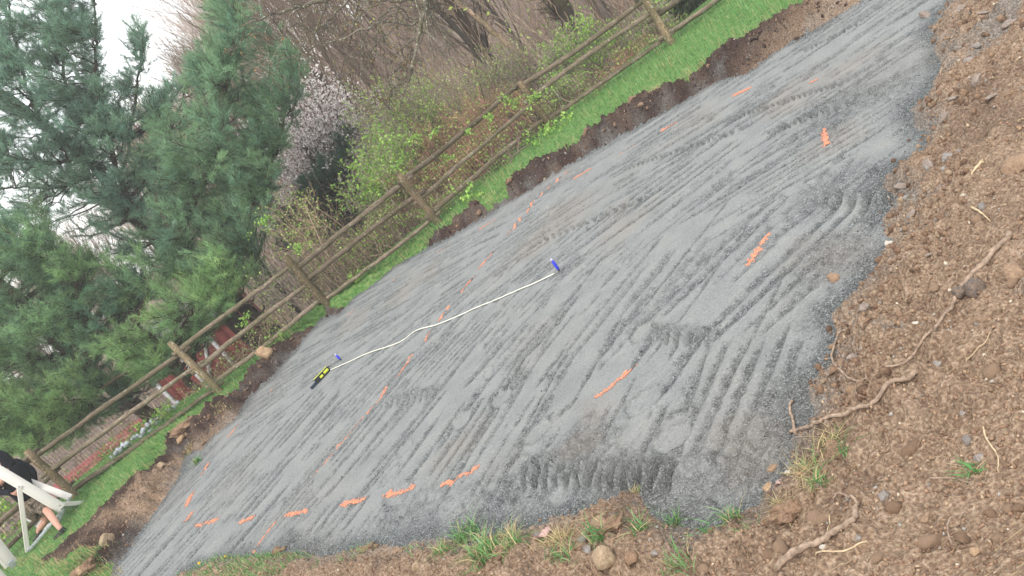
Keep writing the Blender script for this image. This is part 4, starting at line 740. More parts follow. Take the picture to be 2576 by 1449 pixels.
def pine(label, limbs, Yb, samples, hue, seed, base=None, tuft=7, group=None):
    r = np.random.default_rng(seed); LP, LR, allp, allr = [], [], [], []
    Yb = float(Yb)
    for pts, yo, ra_, rb_ in limbs:
        q = np.array(pts, float); P = at(q[:, 0], q[:, 1], Yb + np.linspace(0, yo, len(q))); s = spline(P, 26); s[1:-1] += r.normal(size=(24, 3)) * .02; R = np.linspace(ra_, rb_, 26)
        LP.append(s); LR.append(R)
    LP = np.array(LP); LR = np.array(LR); root = LP[0][0].copy(); g = hmacro(root[:1], root[1:2])[0]
    foot = np.linspace(np.array([root[0] + .15, root[1], min(g, root[2]) - .2]), root, 26); tr = [tubes(np.stack([foot]), np.full((1, 26), LR[0][0] * 1.1), 9), tubes(LP, LR, 8)]
    flat_, fr = LP.reshape(-1, 3), LR.reshape(-1)
    S = samples; Yd = Yb + r.uniform(-1.7, 2.2, len(S)); T = at(S[:, 0], S[:, 1], Yd)
    # nearest limb point, preferring attachment lower than the tip
    B, BR_ = [], []
    for p in T:
        d = np.linalg.norm(flat_ - p, axis=1) + 1.1 * np.maximum(0, flat_[:, 2] - p[2] + .25) + .35 * r.random(len(flat_)); k = d.argmin(); a = flat_[k]; t = np.linspace(0, 1, 9)[:, None]
        mid = a + (p - a) * .55; mid[2] -= .12 * np.linalg.norm(p - a) * r.uniform(.3, 1.4); c = (1 - t) ** 2 * a + 2 * t * (1 - t) * mid + t * t * p; c[1:-1] += r.normal(size=(7, 3)) * .03; B.append(c)
        BR_.append(np.linspace(min(fr[k] * .5, .012 + .012 * np.linalg.norm(p - a)), .006, 9))
    B = np.array(B); BR_ = np.array(BR_); tr.append(tubes(B, BR_, 4))
    tw, twr = grow(B, BR_, 11, .3, .75, .6, 4, .35, .3, .1, r, absl=.46); tr.append(tubes(tw, np.full(twr.shape, .0045), 3))
    V, F, _ = cat_meshes(tr); e = empty('pine_tree', (root[0], root[1], g), label, 'tree', group); obj('trunk', mesh('trunk', V, F, M_BARK, smooth=True), e)
    # needle tufts along the twigs, fanning forward like white-pine plumes
    n = tuft; tt = np.linspace(.30, 1, n); x = tt * 3; i = np.minimum(x.astype(int), 2); f = (x - i)[:, None]
    C = (tw[:, i] * (1 - f) + tw[:, i + 1] * f).reshape(-1, 3); Dv = unit(np.repeat(unit(tw[:, -1] - tw[:, -2])[:, None], n, 1).reshape(-1, 3) + np.array([0, 0, .25]))
    tb_ = (B[:, -3:].reshape(-1, 3)); C = np.vstack([C, tb_]); Dv = np.vstack([Dv, np.repeat(unit(B[:, -1] - B[:, -3]), 3, 0)])
    nn = 8; V, F = needles(C, Dv, nn, .14, .0042, .62, r)
    br = np.concatenate([np.repeat(r.uniform(.65, 1.35, len(B)), 11 * n), np.repeat(r.uniform(.7, 1.3, len(B)), 3)]); hu = np.concatenate([np.repeat(r.random(len(B)), 11 * n), np.repeat(r.random(len(B)), 3)])
    a_, b_ = np.array(hue[0]), np.array(hue[1]); T_ = (a_ + (b_ - a_) * hu[:, None]) * br[:, None]; T_ = np.repeat(T_, nn * 3, 0) * np.tile(np.array([.7, .7, 1.35]), len(C) * nn)[:, None]  # needle bases tinted darker than tips, painting shade into the crown gaps
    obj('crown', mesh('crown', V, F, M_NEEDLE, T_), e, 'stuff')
    return e
px = r5.uniform(-90, 770, 12000); py = r5.uniform(-90, 1150, 12000); s_ = sdf(np.array(MASK, float), px, py); k_ = (s_ < -4)
for hx, hy, hr in HOLES: k_ &= np.hypot(px - hx, py - hy) > hr * .72
dens = np.clip(.7 + .9 * fbm(px / 60, py / 60, 3, 3), .08, 1); k_ &= r5.random(len(px)) < dens
SP = np.stack([px, py], 1)[k_]
seedpts = {'A': [(478, 640), (550, 300), (573, 100), (680, 433), (720, 250), (600, 600), (450, 560)], 'B': [(340, 540), (210, 390), (67, 283), (243, 150), (350, 150), (120, 480), (170, 60), (40, 60)], 'C': [(206, 790), (120, 700), (30, 640), (300, 1000), (100, 900), (330, 760)], 'D': [(330, 900), (480, 760), (150, 1060), (20, 1080), (560, 700)]}
kk = list(seedpts); dd = np.stack([np.min([np.hypot(SP[:, 0] - x, SP[:, 1] - y) for x, y in seedpts[k]], 0) for k in kk]) + r5.normal(size=(4, len(SP))) * 25; own = dd.argmin(0)
def pick(i, n): q = SP[own == i]; return q[:n]
pine('tall white pine with upswept limbs in the middle of the evergreens', [([(655, 805), (560, 725), (478, 645), (452, 585), (520, 430), (547, 300), (570, 190), (574, 60), (578, -60)], -.6, .17, .02), ([(478, 645), (417, 550), (395, 480), (400, 400), (440, 300), (470, 215)], .9, .08, .012), ([(500, 660), (560, 620), (620, 540), (680, 433), (700, 360), (722, 270), (735, 130)], .5, .07, .012), ([(540, 700), (600, 690), (660, 660)], -.8, .05, .01)], 18.8, pick(0, 350), ((.155, .29, .19), (.26, .42, .21)), 5)
pine('leaning white pine whose big trunk crosses the upper left', [([(580, 800), (450, 668), (340, 545), (287, 480), (210, 390), (67, 283), (-80, 170)], .6, .2, .10), ([(340, 545), (285, 400), (246, 220), (240, 90), (236, -60)], -.5, .07, .015), ([(300, 490), (330, 330), (353, 170), (362, 62)], .4, .05, .01), ([(210, 390), (130, 410), (0, 390), (-80, 380)], -.6, .05, .015), ([(250, 430), (150, 470), (60, 470), (-60, 480)], .7, .05, .015), ([(210, 390), (170, 250), (150, 100), (140, -60)], .3, .06, .015), ([(120, 330), (60, 200), (30, 60), (10, -70)], .3, .05, .015)], 20.6, pick(1, 400), ((.165, .30, .225), (.24, .39, .25)), 6)
pine('lower white pine with a dark forked trunk at the left', [([(330, 1010), (215, 925), (165, 885), (60, 765), (-70, 650)], .4, .15, .09), ([(235, 945), (207, 790), (180, 700), (120, 640)], -.7, .06, .012), ([(165, 885), (100, 900), (0, 880), (-70, 850)], -.4, .05, .015), ([(215, 925), (300, 820), (400, 720), (430, 690)], -.8, .06, .012)], 18.6, pick(2, 320), ((.14, .28, .18), (.26, .42, .18)), 8)
pine('young bright pine branching low over the fence', [([(470, 960), (420, 880), (360, 830), (330, 800)], -.3, .08, .02), ([(420, 880), (470, 800), (540, 720)], -.3, .04, .01), ([(420, 890), (330, 930), (200, 1010), (100, 1060), (-40, 1090)], -.2, .05, .012)], 17.3, pick(3, 230), ((.17, .33, .15), (.31, .47, .18)), 9)
q = np.stack([r5.uniform(690, 910, 900), r5.uniform(300, 640, 900)], 1); q = q[sdf(np.array([(868, 310), (900, 345), (850, 440), (820, 520), (760, 610), (700, 640), (690, 570), (735, 510), (790, 420), (840, 380)], float), q[:, 0], q[:, 1]) < 0][:85]
pine('small dark pine standing behind the white blossoms', [([(900, 560), (850, 480), (800, 420), (750, 350)], 0, .1, .03), ([(850, 480), (860, 400), (870, 320)], 0, .05, .01)], 22.6, q, ((.05, .12, .08), (.08, .16, .095)), 10)

# ------------------------------------------------------------------ bare hardwoods on the hill
M_TWIG = vcol('bare_branch', .9, 0, .25, 8); 
def bare_mesh(seed, H, kind):
    r = np.random.default_rng(seed); n = 12; t = np.linspace(0, 1, n)[:, None]; P = np.array([0, 0, H]) * t + np.cumsum(r.normal(size=(n, 3)) * [.012 * H, .012 * H, 0], 0) * t; R = (.013 * H * (1 - .82 * t[:, 0]))
    P = P[None]; R = R[None]; lv = [(P, R, 6)]
    P1, R1 = grow(P, R, 15, .46, .42, .55, 8, .5, .25, .10, r); lv.append((P1, R1, 4))
    P2, R2 = grow(P1, R1, 6, .5, .5, .6, 5, .5, .2, .12, r); lv.append((P2, R2, 3))
    P3, R3 = grow(P2, np.maximum(R2, .012), 7, .65, .6, .6, 4, .3, .15, .15, r); lv.append((P3, np.maximum(R3, .0085), 3))
    P4, R4 = grow(P3, R3, 2, .6, .6, .6, 3, .3, .1, .1, r); lv.append((P4, np.full(R4.shape, .0048), 3))
    base = np.array([(.13, .105, .09), (.36, .31, .27), (.075, .062, .052), (.24, .21, .16)][kind % 4]); tw = np.array([(.28, .20, .15), (.44, .33, .27), (.18, .135, .10), (.38, .29, .21)][kind % 4])
    parts = []
    for k, (p, q_, s) in enumerate(lv[:4]): v, f = tubes(p, q_, s); parts.append((v, f, base + (tw - base) * min(k / 2.5, 1)))
    tips = P3[:, -1]
    if kind == 5: c = tips[r.random(len(tips)) < .8]; v, f = leaves(c, np.full(len(c), .06), r); parts.append((v, f, np.array([.36, .42, .12])))
    if kind == 6: c = tips[r.random(len(tips)) < .5]; v, f = leaves(c, np.full(len(c), .045), r); parts.append((v, f, np.array([.38, .16, .13])))
    V, F, T = cat_meshes(parts[1:]); V0, F0 = parts[0][0], parts[0][1]
    return mesh('trunk', V0, F0, M_TWIG, base), mesh('crown', V, F, M_TWIG, T)
BM = [bare_mesh(100 + k, (11, 13, 10, 14, 12, 9, 10)[k], k) for k in range(7)]
r6 = np.random.default_rng(5); cntt = 0
BL = ['bare grey-brown tree among many on the wooded hillside', 'tree with pale green buds on the wooded hillside', 'reddish budding tree on the wooded hillside']
BG = ['bare trees on the wooded hillside', 'green-budding trees on the wooded hillside', 'reddish budding trees on the wooded hillside']
while cntt < 130:
    y = 23 + 72 * r6.random() ** 1.1; a = r6.uniform(-.66, .36); x = y * math.tan(a)
    if a < -.25 and y < 30: continue
    if a < -.12 and y < 40 and r6.random() < .5: continue
    if a < -.5 and r6.random() < .4: continue
    z = hmacro(np.array([x]), np.array([y]))[0]; k = int(r6.choice(7, p=[.17, .17, .14, .15, .13, .17, .07])); s = r6.uniform(.7, 1.15) * (1 if a < -.05 else .9)
    topel = np.interp(math.degrees(math.atan(a)), [-40, -25, -16, -8, -3, 3], [1.0, 2.5, 4, 6.5, 10, 22]); Hk = (11, 13, 10, 14, 12, 9, 10)[k] * 1.06
    s = min(s, (EYE + y * math.tan(math.radians(topel * r6.uniform(.75, 1.1))) - z) / Hk)
    if s < .3: continue
    e = empty('bare_tree' if k < 5 else 'budding_tree', (x, y, z - .1), BL[0 if k < 5 else k - 4], 'tree', BG[0 if k < 5 else k - 4]); e.scale = (s, s, s); e.rotation_euler = (r6.normal() * .05, r6.normal() * .05, r6.uniform(0, 6.28))
    for nm, me in zip(('trunk', 'crown'), BM[k]):
        o = D.objects.new(nm, me); COL.objects.link(o); o.parent = e
    cntt += 1
# undergrowth on the hill that reads as one mass
g = []
y = 20 + 50 * r6.random(2500) ** 1.3; a = r6.uniform(-.62, .5, 2500)[:]; x = y * np.tan(a); k_ = ~((a < -.2) & (y < 30)); x, y = x[k_], y[k_]
P0 = np.stack([x, y, hmacro(x, y)], 1); K = len(P0); L = r6.uniform(.8, 4.2, K); d = unit(r6.normal(size=(K, 3)) * .35 + [0, 0, 1.]); t = np.linspace(0, 1, 5)
PP = P0[:, None] + d[:, None] * (L[:, None] * t)[..., None] + r6.normal(size=(K, 5, 3)) * .06 * t[None, :, None]; RR = (.008 + .02 * r6.random(K) ** 2)[:, None] * np.linspace(1, .4, 5)
c1, q1 = grow(PP, RR, 5, .45, .6, .5, 3, .3, .2, .1, r6)
hc = np.array([(.24, .17, .12), (.38, .26, .19), (.12, .095, .065), (.52, .41, .30)])[r6.integers(0, 4, K)]
V1, F1 = tubes(PP, RR, 3); V2, F2 = tubes(c1, np.full(q1.shape, .005), 3); tp = c1[:, -1][r6.random(len(c1)) < .3]; V3, F3 = leaves(tp, np.full(len(tp), .06), r6)
V, F, T = cat_meshes([(V1, F1), (V2, F2), (V3, F3)] if 0 else [(V1, F1, np.repeat(hc, 15, 0)), (V2, F2, np.repeat(np.repeat(hc, 5, 0), 9, 0)), (V3, F3, np.array([.34, .44, .12]))])
o = obj('undergrowth', mesh('undergrowth', V, F, M_TWIG, T), kind='stuff'); tag(o, 'tangled bare saplings and undergrowth covering the hillside floor', 'undergrowth')

# three big trunks just behind the brambles
M_DTR = wood_material('dark_bark', (.075, .058, .05), .72); M_DEAD = wood_material('dead_wood', (.30, .22, .16), .8)
def trunk(name, label, pts, Y, r0, r1_, m_, branches=10, seed=0, vines=0):
    r = np.random.default_rng(seed); q = np.array(pts, float); P = spline(at(q[:, 0], q[:, 1], Y), 24); P[1:-1] += r.normal(size=(22, 3)) * .02; g = hmacro(P[0, :1], P[0, 1:2])[0]; P[0, 2] = min(g, P[0, 2]) - .2; R = np.linspace(r0, r1_, 24) * (1 + .07 * r.normal(size=24))
    e = empty(name, (P[0, 0], P[0, 1], g), label, 'tree'); V, F = capped(P, R, 10); V = V + r.normal(size=V.shape) * r0 * .06; obj('trunk', mesh('trunk', V, F, m_, smooth=True), e)
    if branches:
        a, b = grow(P[None], R[None], branches, .22, .9, .3, 7, .3, .35, .2, r); c, d = grow(a, b, 6, .5, .7, .5, 4, .2, .2, .2, r); c2, d2 = grow(c, d, 4, .5, .7, .6, 3, .1, .2, .2, r)
        V, F, _ = cat_meshes([tubes(a, b, 5), tubes(c, np.maximum(d, .007), 3), tubes(c2, np.maximum(d2, .005), 3)]); obj('crown', mesh('crown', V, F, m_), e)
    if vines:
        t = np.linspace(0, 1, 24); L = []
        for k in range(vines): ph = r.uniform(0, 6.28); L.append(P + np.stack([np.cos(t * r.uniform(2, 7) + ph), np.sin(t * 5 + ph), 0 * t], 1) * (R * 1.15)[:, None] + r.normal(size=(24, 3)) * .02)
        V, F = tubes(np.array(L), np.full((vines, 24), .014), 4); obj('vine', mesh('vine', V, F, M_ROOT), e)
    return e
trunk('old_tree', 'thick dark vine-wrapped tree trunk at the top centre behind the fence', [(1510, 165), (1453, 83), (1393, -10), (1330, -110)], 20.5, .26, .2, M_DTR, 12, 1, 9)
trunk('old_tree', 'brown trunk with a crooked dark side limb behind the brambles', [(1330, 265), (1276, 193), (1200, 95), (1119, -5), (1040, -110)], 22.5, .15, .10, M_DTR, 14, 2, 5)
trunk('dead_tree', 'pale broken dead trunk leaning in the woods', [(1345, 195), (1323, 163), (1260, 95), (1199, 43), (1130, -20)], 21.6, .085, .05, M_DEAD, 4, 3, 1)
trunk('old_tree', 'dark trunk low behind the middle span of the fence', [(1110, 470), (1060, 400), (1015, 345)], 21, .10, .05, M_DTR, 14, 4, 2)

# drooping lichen-covered boughs from a tree above the frame
M_LICH = wood_material('lichen_bark', (.10, .085, .07), .6)
def bough(label, limbs, Y, seed, pods=True):
    r = np.random.default_rng(seed); A, B_ = [], []
    for pts, yo, a, b in limbs: q = np.array(pts, float); P = spline(at(q[:, 0], q[:, 1], Y + np.linspace(0, yo, len(q))), 20); P[1:-1] += r.normal(size=(18, 3)) * .025; A.append(P); B_.append(np.linspace(a, b, 20))
    A = np.array(A); B_ = np.array(B_); a1, b1 = grow(A, B_, 9, .28, .9, .5, 6, -.1, .1, .3, r); a2, b2 = grow(a1, b1, 5, .5, .8, .55, 4, -.05, .15, .3, r); a3, b3 = grow(a2, b2, 3, .5, .8, .6, 3, 0, .15, .3, r)
    V, F, _ = cat_meshes([tubes(A, B_, 8), tubes(a1, np.maximum(b1, .008), 5), tubes(a2, np.maximum(b2, .0055), 3), tubes(a3, np.full(b3.shape, .004), 3)])
    return V, F, np.vstack([a2[:, -1], a3[::3, -1]])
u_tr = [uv2px(800, -250), uv2px(780, -560), uv2px(740, -900), uv2px(640, -1150)]
Ps, Fs, tips = bough('', [(u_tr, -.3, .2, .13), ([u_tr[2], (1300, -260), (1160, -120), (1085, -60), (1072, 0), (1062, 50), (1045, 130), (1034, 175)], -1.2, .085, .028), ([(1034, 175), (1028, 200), (990, 225), (965, 250), (940, 245), (880, 270)], -.2, .026, .008), ([(1072, 30), (1040, 50), (1010, 25), (985, 20), (950, 60), (935, 130), (915, 200)], -.2, .025, .009), ([(1072, 50), (1040, 62), (980, 55), (920, 70), (860, 100), (790, 120), (720, 150), (690, 165)], -.6, .03, .007), ([u_tr[3], (1000, -130), (880, -30), (800, 8), (730, 20), (660, 45), (600, 70)], -1.0, .07, .012), ([(905, -40), (860, 20), (830, 50), (790, 75), (760, 85)], -.2, .035, .01), ([(1034, 150), (1010, 165), (985, 190), (960, 240)], -.3, .02, .008), ([(1072, -10), (1000, 0), (950, 10), (880, 60)], -.3, .03, .01)], 17.8, 4)
root = at(*u_tr[0], 17.8); e = empty('lichen_covered_tree', (root[0], root[1], hmacro(root[:1], root[1:2])[0]), 'lichen-covered tree whose drooping dark bough hangs in the upper middle', 'tree'); obj('trunk', mesh('trunk', Ps, Fs, M_LICH, smooth=True), e)
rr = np.random.default_rng(8); tp = tips[rr.random(len(tips)) < .32]; cc = np.repeat(tp, 4, 0) + rr.normal(size=(len(tp) * 4, 3)) * .02; V, F = leaves(cc, np.full(len(cc), .022), rr, .8); o = obj('seed_clusters', mesh('seed_clusters', V, F, M_TINT, np.repeat(np.array([(.17, .11, .055), (.24, .17, .07)])[rr.integers(0, 2, len(cc))], 4, 0)), e, 'stuff')

# flowering tree
rr = np.random.default_rng(14); qx = rr.uniform(700, 960, 3000); qy = rr.uniform(200, 520, 3000); msk = sdf(np.array([(735, 235), (790, 215), (870, 240), (935, 300), (900, 350), (850, 350), (800, 370), (770, 400), (735, 480), (705, 500), (715, 400), (725, 330)], float), qx, qy); qx, qy = qx[msk < 0][:900], qy[msk < 0][:900]
def shrub(name, label, Y, basepx, S, stemcol, leafcols, leafsize, nleaf, seed, cat='shrub', dy=1.0, group=None, stem=.009, sag=.1, third=True, r0=.5):
    """stems rise from a base and reach sampled points S; leaves or blossoms sit along their twigs"""
    r = np.random.default_rng(seed); b = at(basepx[0], basepx[1], Y); b[2] = hmacro(b[:1], b[1:2])[0]; T = at(S[:, 0], S[:, 1], Y + r.uniform(-dy, dy, len(S))); K = len(T); t = np.linspace(0, 1, 9)[None, :, None]
    st = b + np.concatenate([r.normal(size=(K, 2)) * r0, np.zeros((K, 1))], 1); st[:, :2] = st[:, :2] * .45 + (T[:, :2] + r.normal(size=(K, 2)) * .3) * .55 if r0 > .3 else st[:, :2]; st[:, 2] = hmacro(st[:, 0], st[:, 1])
    mid = st + (T - st) * .5 + r.normal(size=(K, 3)) * .12; mid[:, 2] += .35 * np.abs(T[:, 2] - st[:, 2]) * r.uniform(.2, 1, K); P = (1 - t) ** 2 * st[:, None] + 2 * t * (1 - t) * mid[:, None] + t ** 2 * T[:, None]
    P[:, -3:, 2] -= sag * np.array([0, .3, 1.]) * r.random((K, 1)); R = stem * np.linspace(1, .35, 9)[None] * r.uniform(.5, 1.6, (K, 1))
    cv = np.array(stemcol) * r.uniform(.45, 1.5, (K, 1)); a1, b1 = grow(P, R, 6, .3, .8, .6, 4, .15, .3, .2, r); parts = [(*tubes(P, R, 4), np.repeat(cv, 36, 0)), (*tubes(a1, np.maximum(b1, .0038), 3), np.repeat(cv, 72, 0))]
    if third: a2, b2 = grow(a1, b1, 2, .6, .8, .6, 3, .1, .2, .2, r); parts.append((*tubes(a2, np.full(b2.shape, .003), 3), np.repeat(cv, 108, 0))); tips = np.vstack([a1.reshape(-1, 3), a2.reshape(-1, 3)])
    else: tips = a1.reshape(-1, 3)
    V, F, T_ = cat_meshes(parts); e = empty(name, b, label, cat, group); obj('stems', mesh('stems', V, F, M_TWIG, T_), e)
    if nleaf:
        c = tips[r.integers(0, len(tips), nleaf)] + r.normal(size=(nleaf, 3)) * .03; V, F = leaves(c, np.full(nleaf, leafsize), r, .7); lc = np.array(leafcols); T_ = np.repeat(lc[r.integers(0, len(lc), nleaf)] * r.uniform(.75, 1.25, (nleaf, 1)), 4, 0); obj('blossoms' if 'blossom' in label else 'leaves', mesh('leaves', V, F, M_LEAF, T_), e, 'stuff')
    return e
def inpoly(poly, n, seed):
    r = np.random.default_rng(seed); p = np.array(poly, float); a, b = p.min(0), p.max(0); q = a + (b - a) * r.random((n * 12, 2)); return q[sdf(p, q[:, 0], q[:, 1]) < 0][:n]
shrub('flowering_tree', 'tree covered in pinkish white blossoms right of the tall pines', 23.5, (860, 520), np.stack([qx, qy], 1)[:150], (.12, .085, .07), [(.95, .88, .87), (.95, .92, .91), (.88, .77, .77), (.95, .94, .92)], .034, 22000, 15, 'tree', 1.3, None, .014, .1, True, .2)

# green budding shrubs and reddish bramble thickets behind the fence
GR = [(.26, .46, .08), (.33, .54, .11), (.19, .38, .08), (.40, .56, .15)]; YG = [(.45, .55, .18), (.54, .62, .24), (.36, .47, .15)]
RD = (.36, .20, .145); BRN = (.30, .22, .155); GRY = (.31, .26, .21)
shrub('budding_shrub', 'tall yellow-green budding shrub beside the white blossoms', 19.5, (1060, 430), inpoly([(900, 220), (1000, 190), (1060, 230), (1120, 220), (1080, 330), (1000, 360), (930, 380), (890, 320)], 70, 1), GRY, YG + GR[:2], .027, 5200, 21)
shrub('budding_shrub', 'dense bright green shrub above the third fence span', 17.6, (980, 560), inpoly([(880, 400), (960, 340), (1030, 320), (1010, 400), (960, 470), (900, 510), (850, 500)], 60, 2), GRY, GR, .029, 5600, 22)
shrub('budding_shrub', 'thin green-leaved shrub reaching left over the middle fence post', 16.6, (860, 690), inpoly([(660, 500), (740, 480), (800, 520), (760, 620), (700, 600)], 26, 3), BRN, YG[:1] + GR, .020, 1100, 23)
shrub('budding_shrub', 'pale budding shrub high between the dark bough and the broken trunk', 21.5, (1250, 330), inpoly([(1060, 190), (1180, 170), (1300, 120), (1250, 220), (1130, 260), (1050, 260)], 50, 4), GRY, YG, .026, 3000, 24)
shrub('green_shrub', 'leafy green shrub in front of the vine-wrapped trunk', 18.2, (1560, 220), inpoly([(1390, 70), (1470, 40), (1560, 60), (1530, 110), (1440, 150), (1380, 180)], 44, 5), GRY, GR, .03, 2600, 25)
shrub('green_shrub', 'small green shrub at the foot of the vine-wrapped trunk', 16.8, (1480, 300), inpoly([(1360, 190), (1420, 170), (1440, 220), (1390, 250)], 16, 6), GRY, GR, .028, 420, 26)
shrub('green_shrub', 'green shrub tucked behind the rightmost post', 17., (1800, 90), inpoly([(1580, 20), (1650, -20), (1760, -30), (1760, 30), (1660, 60)], 30, 7), GRY, GR, .028, 700, 27)
shrub('evergreen_shrub', 'dark evergreen shrub at the top right behind the fence', 16.6, (1790, 80), inpoly([(1690, -10), (1760, -50), (1830, -40), (1770, 40), (1710, 60)], 40, 8), (.06, .05, .04), [(.03, .05, .025), (.05, .07, .03)], .05, 2600, 28)
shrub('green_shrub', 'sprawling light green vines on the low ground behind the left end of the fence', 15.6, (90, 1420), inpoly([(-40, 1240), (60, 1260), (120, 1330), (180, 1300), (150, 1370), (60, 1430), (-40, 1420)], 46, 9), BRN, GR, .034, 1600, 29)
shrub('green_shrub', 'leafy weeds under the rails between the two leftmost posts', 15.5, (400, 1120), inpoly([(230, 1180), (330, 1080), (440, 1010), (420, 1080), (300, 1190)], 26, 10), BRN, GR, .03, 700, 30)
BR_SPOTS = [([(1010, 340), (1120, 260), (1200, 290), (1140, 380), (1040, 420)], 18.6, RD), ([(1120, 260), (1240, 200), (1330, 210), (1260, 300), (1180, 330)], 18.8, RD), ([(960, 440), (1060, 370), (1110, 430), (1040, 500), (960, 530)], 17.3, RD), ([(1100, 380), (1220, 290), (1290, 320), (1200, 410), (1120, 450)], 17.0, RD), ([(1050, 520), (1150, 440), (1200, 450), (1130, 550), (1080, 570)], 15.9, BRN), ([(1190, 440), (1290, 330), (1350, 300), (1330, 400), (1230, 480)], 16.0, (.24, .16, .145)), ([(1330, 260), (1450, 180), (1500, 200), (1430, 290), (1370, 300)], 17.3, BRN), ([(1400, 330), (1500, 230), (1580, 200), (1540, 260), (1430, 350)], 16.0, BRN), ([(1480, 200), (1600, 90), (1660, 80), (1640, 160), (1540, 230)], 17.0, RD), ([(1500, 100), (1600, 10), (1680, 0), (1650, 70), (1560, 130)], 18.5, GRY),
            ([(830, 600), (960, 500), (1030, 520), (960, 620), (880, 680)], 16.4, BRN), ([(700, 720), (800, 640), (900, 600), (880, 690), (780, 780)], 16.3, BRN), ([(560, 860), (660, 760), (740, 760), (700, 840), (620, 920)], 16.2, BRN), ([(430, 1010), (560, 880), (620, 880), (560, 960), (480, 1040)], 16.4, BRN), ([(620, 700), (700, 640), (760, 660), (700, 740), (640, 760)], 16.9, GRY), ([(1590, 170), (1700, 80), (1800, 20), (1760, 80), (1640, 170)], 16.0, BRN), ([(1330, 120), (1420, 60), (1480, 100), (1400, 180), (1340, 190)], 19.5, GRY), ([(1190, 150), (1290, 90), (1330, 150), (1260, 220), (1190, 220)], 20.5, GRY), ([(990, 240), (1080, 200), (1100, 280), (1010, 330)], 20., GRY),
            ([(1640, 60), (1740, -20), (1840, -60), (1800, 0), (1700, 60)], 17.4, GRY), ([(150, 1220), (260, 1120), (330, 1060), (300, 1120), (200, 1230)], 16.4, BRN)]
BLB = ['reddish bramble thicket right of the green shrub', 'upper reddish bramble thicket below the broken trunk', 'reddish bramble thicket behind the third fence span', 'reddish bramble thicket over the top rail left of the fourth post', 'brown twigs at the foot of the third span', 'purple-brown bramble tangle behind the fourth post', 'brown bramble thicket above the fourth span', 'brown brambles behind the fourth span rails', 'reddish bramble thicket left of the rightmost post', 'grey brush above the rightmost post', 'brown brambles right of the middle post', 'brown brambles above the second span rails', 'sparse brown twigs right of the second post', 'sparse brown twigs around the second post', 'grey twiggy bush poking above the middle post', 'brown brambles past the rightmost post', 'grey brush beside the vine-wrapped trunk', 'grey brush beside the broken trunk', 'grey brush under the dark bough', 'grey brush in the top right gap of the fence', 'sparse twigs behind the first span of the fence']
for i, (poly, Y, c) in enumerate(BR_SPOTS):
    cx, cy = np.mean(poly, 0); sparse = i in (11, 12, 13, 14, 20); b = (cx + 110 + .1 * cx * 0, cy + 140)
    shrub('bramble_thicket', BLB[i], Y, b, inpoly(poly, 28 if sparse else 68, 40 + i), c, GR + YG[:2], .024, 340 if sparse else 1300, 60 + i, 'bramble', 1.0, None, .008, .45, True, .9)
# leafy sprays hooked over the rails, and ground weeds at the posts
SPR = [(1180, 330, 22, 'small leafy spray on the top rail left of the fourth post'), (1345, 250, 34, 'leafy vine draped over the top of the fourth post'), (1290, 265, 34, 'long leafy spray on the top rail beside the fourth post'), (1052, 345, 22, 'lone bright green sprig floating above the third span'), (1235, 300, 20, 'yellow-green sprig above the top rail'), (1385, 335, 26, 'light green weed at the foot of the fourth post'), (1355, 365, 22, 'light green weed just left of the fourth post foot'), (1435, 305, 22, 'light green weed under the bottom rail of the fourth span'), (1240, 415, 18, 'bright weed by the bottom rail left of the fourth post'), (1175, 508, 26, 'bright green weed clump near the third post foot'), (1205, 490, 18, 'small weed clump right of the third post foot'), (900, 705, 22, 'bright weed at the fence foot right of the middle post'), (750, 625, 26, 'bright green leaf cluster above the middle post'), (712, 855, 28, 'leafy weed under the bottom rail of the second span'), (745, 800, 18, 'small leafy weed by the middle post'), (590, 1000, 18, 'leafy weed at the second post foot'), (430, 1050, 20, 'big-leaved vine under the first span'), (330, 1130, 22, 'leafy vine low on the first span'), (410, 1030, 20, 'heart-leaved vine above the bottom rail of the first span'), (1000, 420, 22, 'green sprig over the third span of brambles'), (1130, 400, 20, 'hanging green sprig by the third span top rail'), (1090, 335, 18, 'tiny green sprig in the reddish brambles'), (660, 560, 30, 'arching spray of tiny leaves left of the middle post'), (620, 810, 22, 'tiny leaved spray on the top rail of the second span'), (1840, 20, 20, 'yellow-leaved sprig on the top right rails')]
for i, (px, py, rp, lab) in enumerate(SPR):
    Yp = 14.75 if py > 0 else 15; r = np.random.default_rng(700 + i); foot = 'foot' in lab or 'weed' in lab or 'under' in lab
    c = gnd(px, py)[0] if foot else at(px, py, np.interp(px, [190, 555, 828, 1105, 1387, 1690], PBY) - .1) if False else (gnd(px, py)[0] if foot else at(px, py, 14.9)); rad = rp / 135.; n = int(rp * 3.2)
    a = c + r.normal(size=(6, 3)) * rad * .2; b = c + np.stack([r.normal(size=6) * rad * .8, r.normal(size=6) * .2, np.abs(r.normal(size=6)) * rad * .8 * (1 if foot else -.2 + r.random())], 1); t = np.linspace(0, 1, 5)[None, :, None]; P = a[:, None] * (1 - t) + b[:, None] * t; P[:, :, 2] += .2 * rad * np.sin(t[..., 0] * PI)
    lc = P.reshape(-1, 3)[r.integers(0, 30, n)] + r.normal(size=(n, 3)) * rad * .16; e = empty('leafy_weed' if foot else 'leafy_sprig', c, lab, 'weed' if foot else 'sprig')
    V, F = tubes(P, np.full((6, 5), .003), 3); obj('stem', mesh('stem', V, F, M_STEM), e); V, F = leaves(lc, np.full(n, .030 if foot else .022), r, .75); cl = np.array(GR)[r.integers(0, 4, n)] * r.uniform(.8, 1.3, (n, 1)); obj('leaves', mesh('leaves', V, F, M_LEAF, np.repeat(cl, 4, 0)), e, 'stuff')

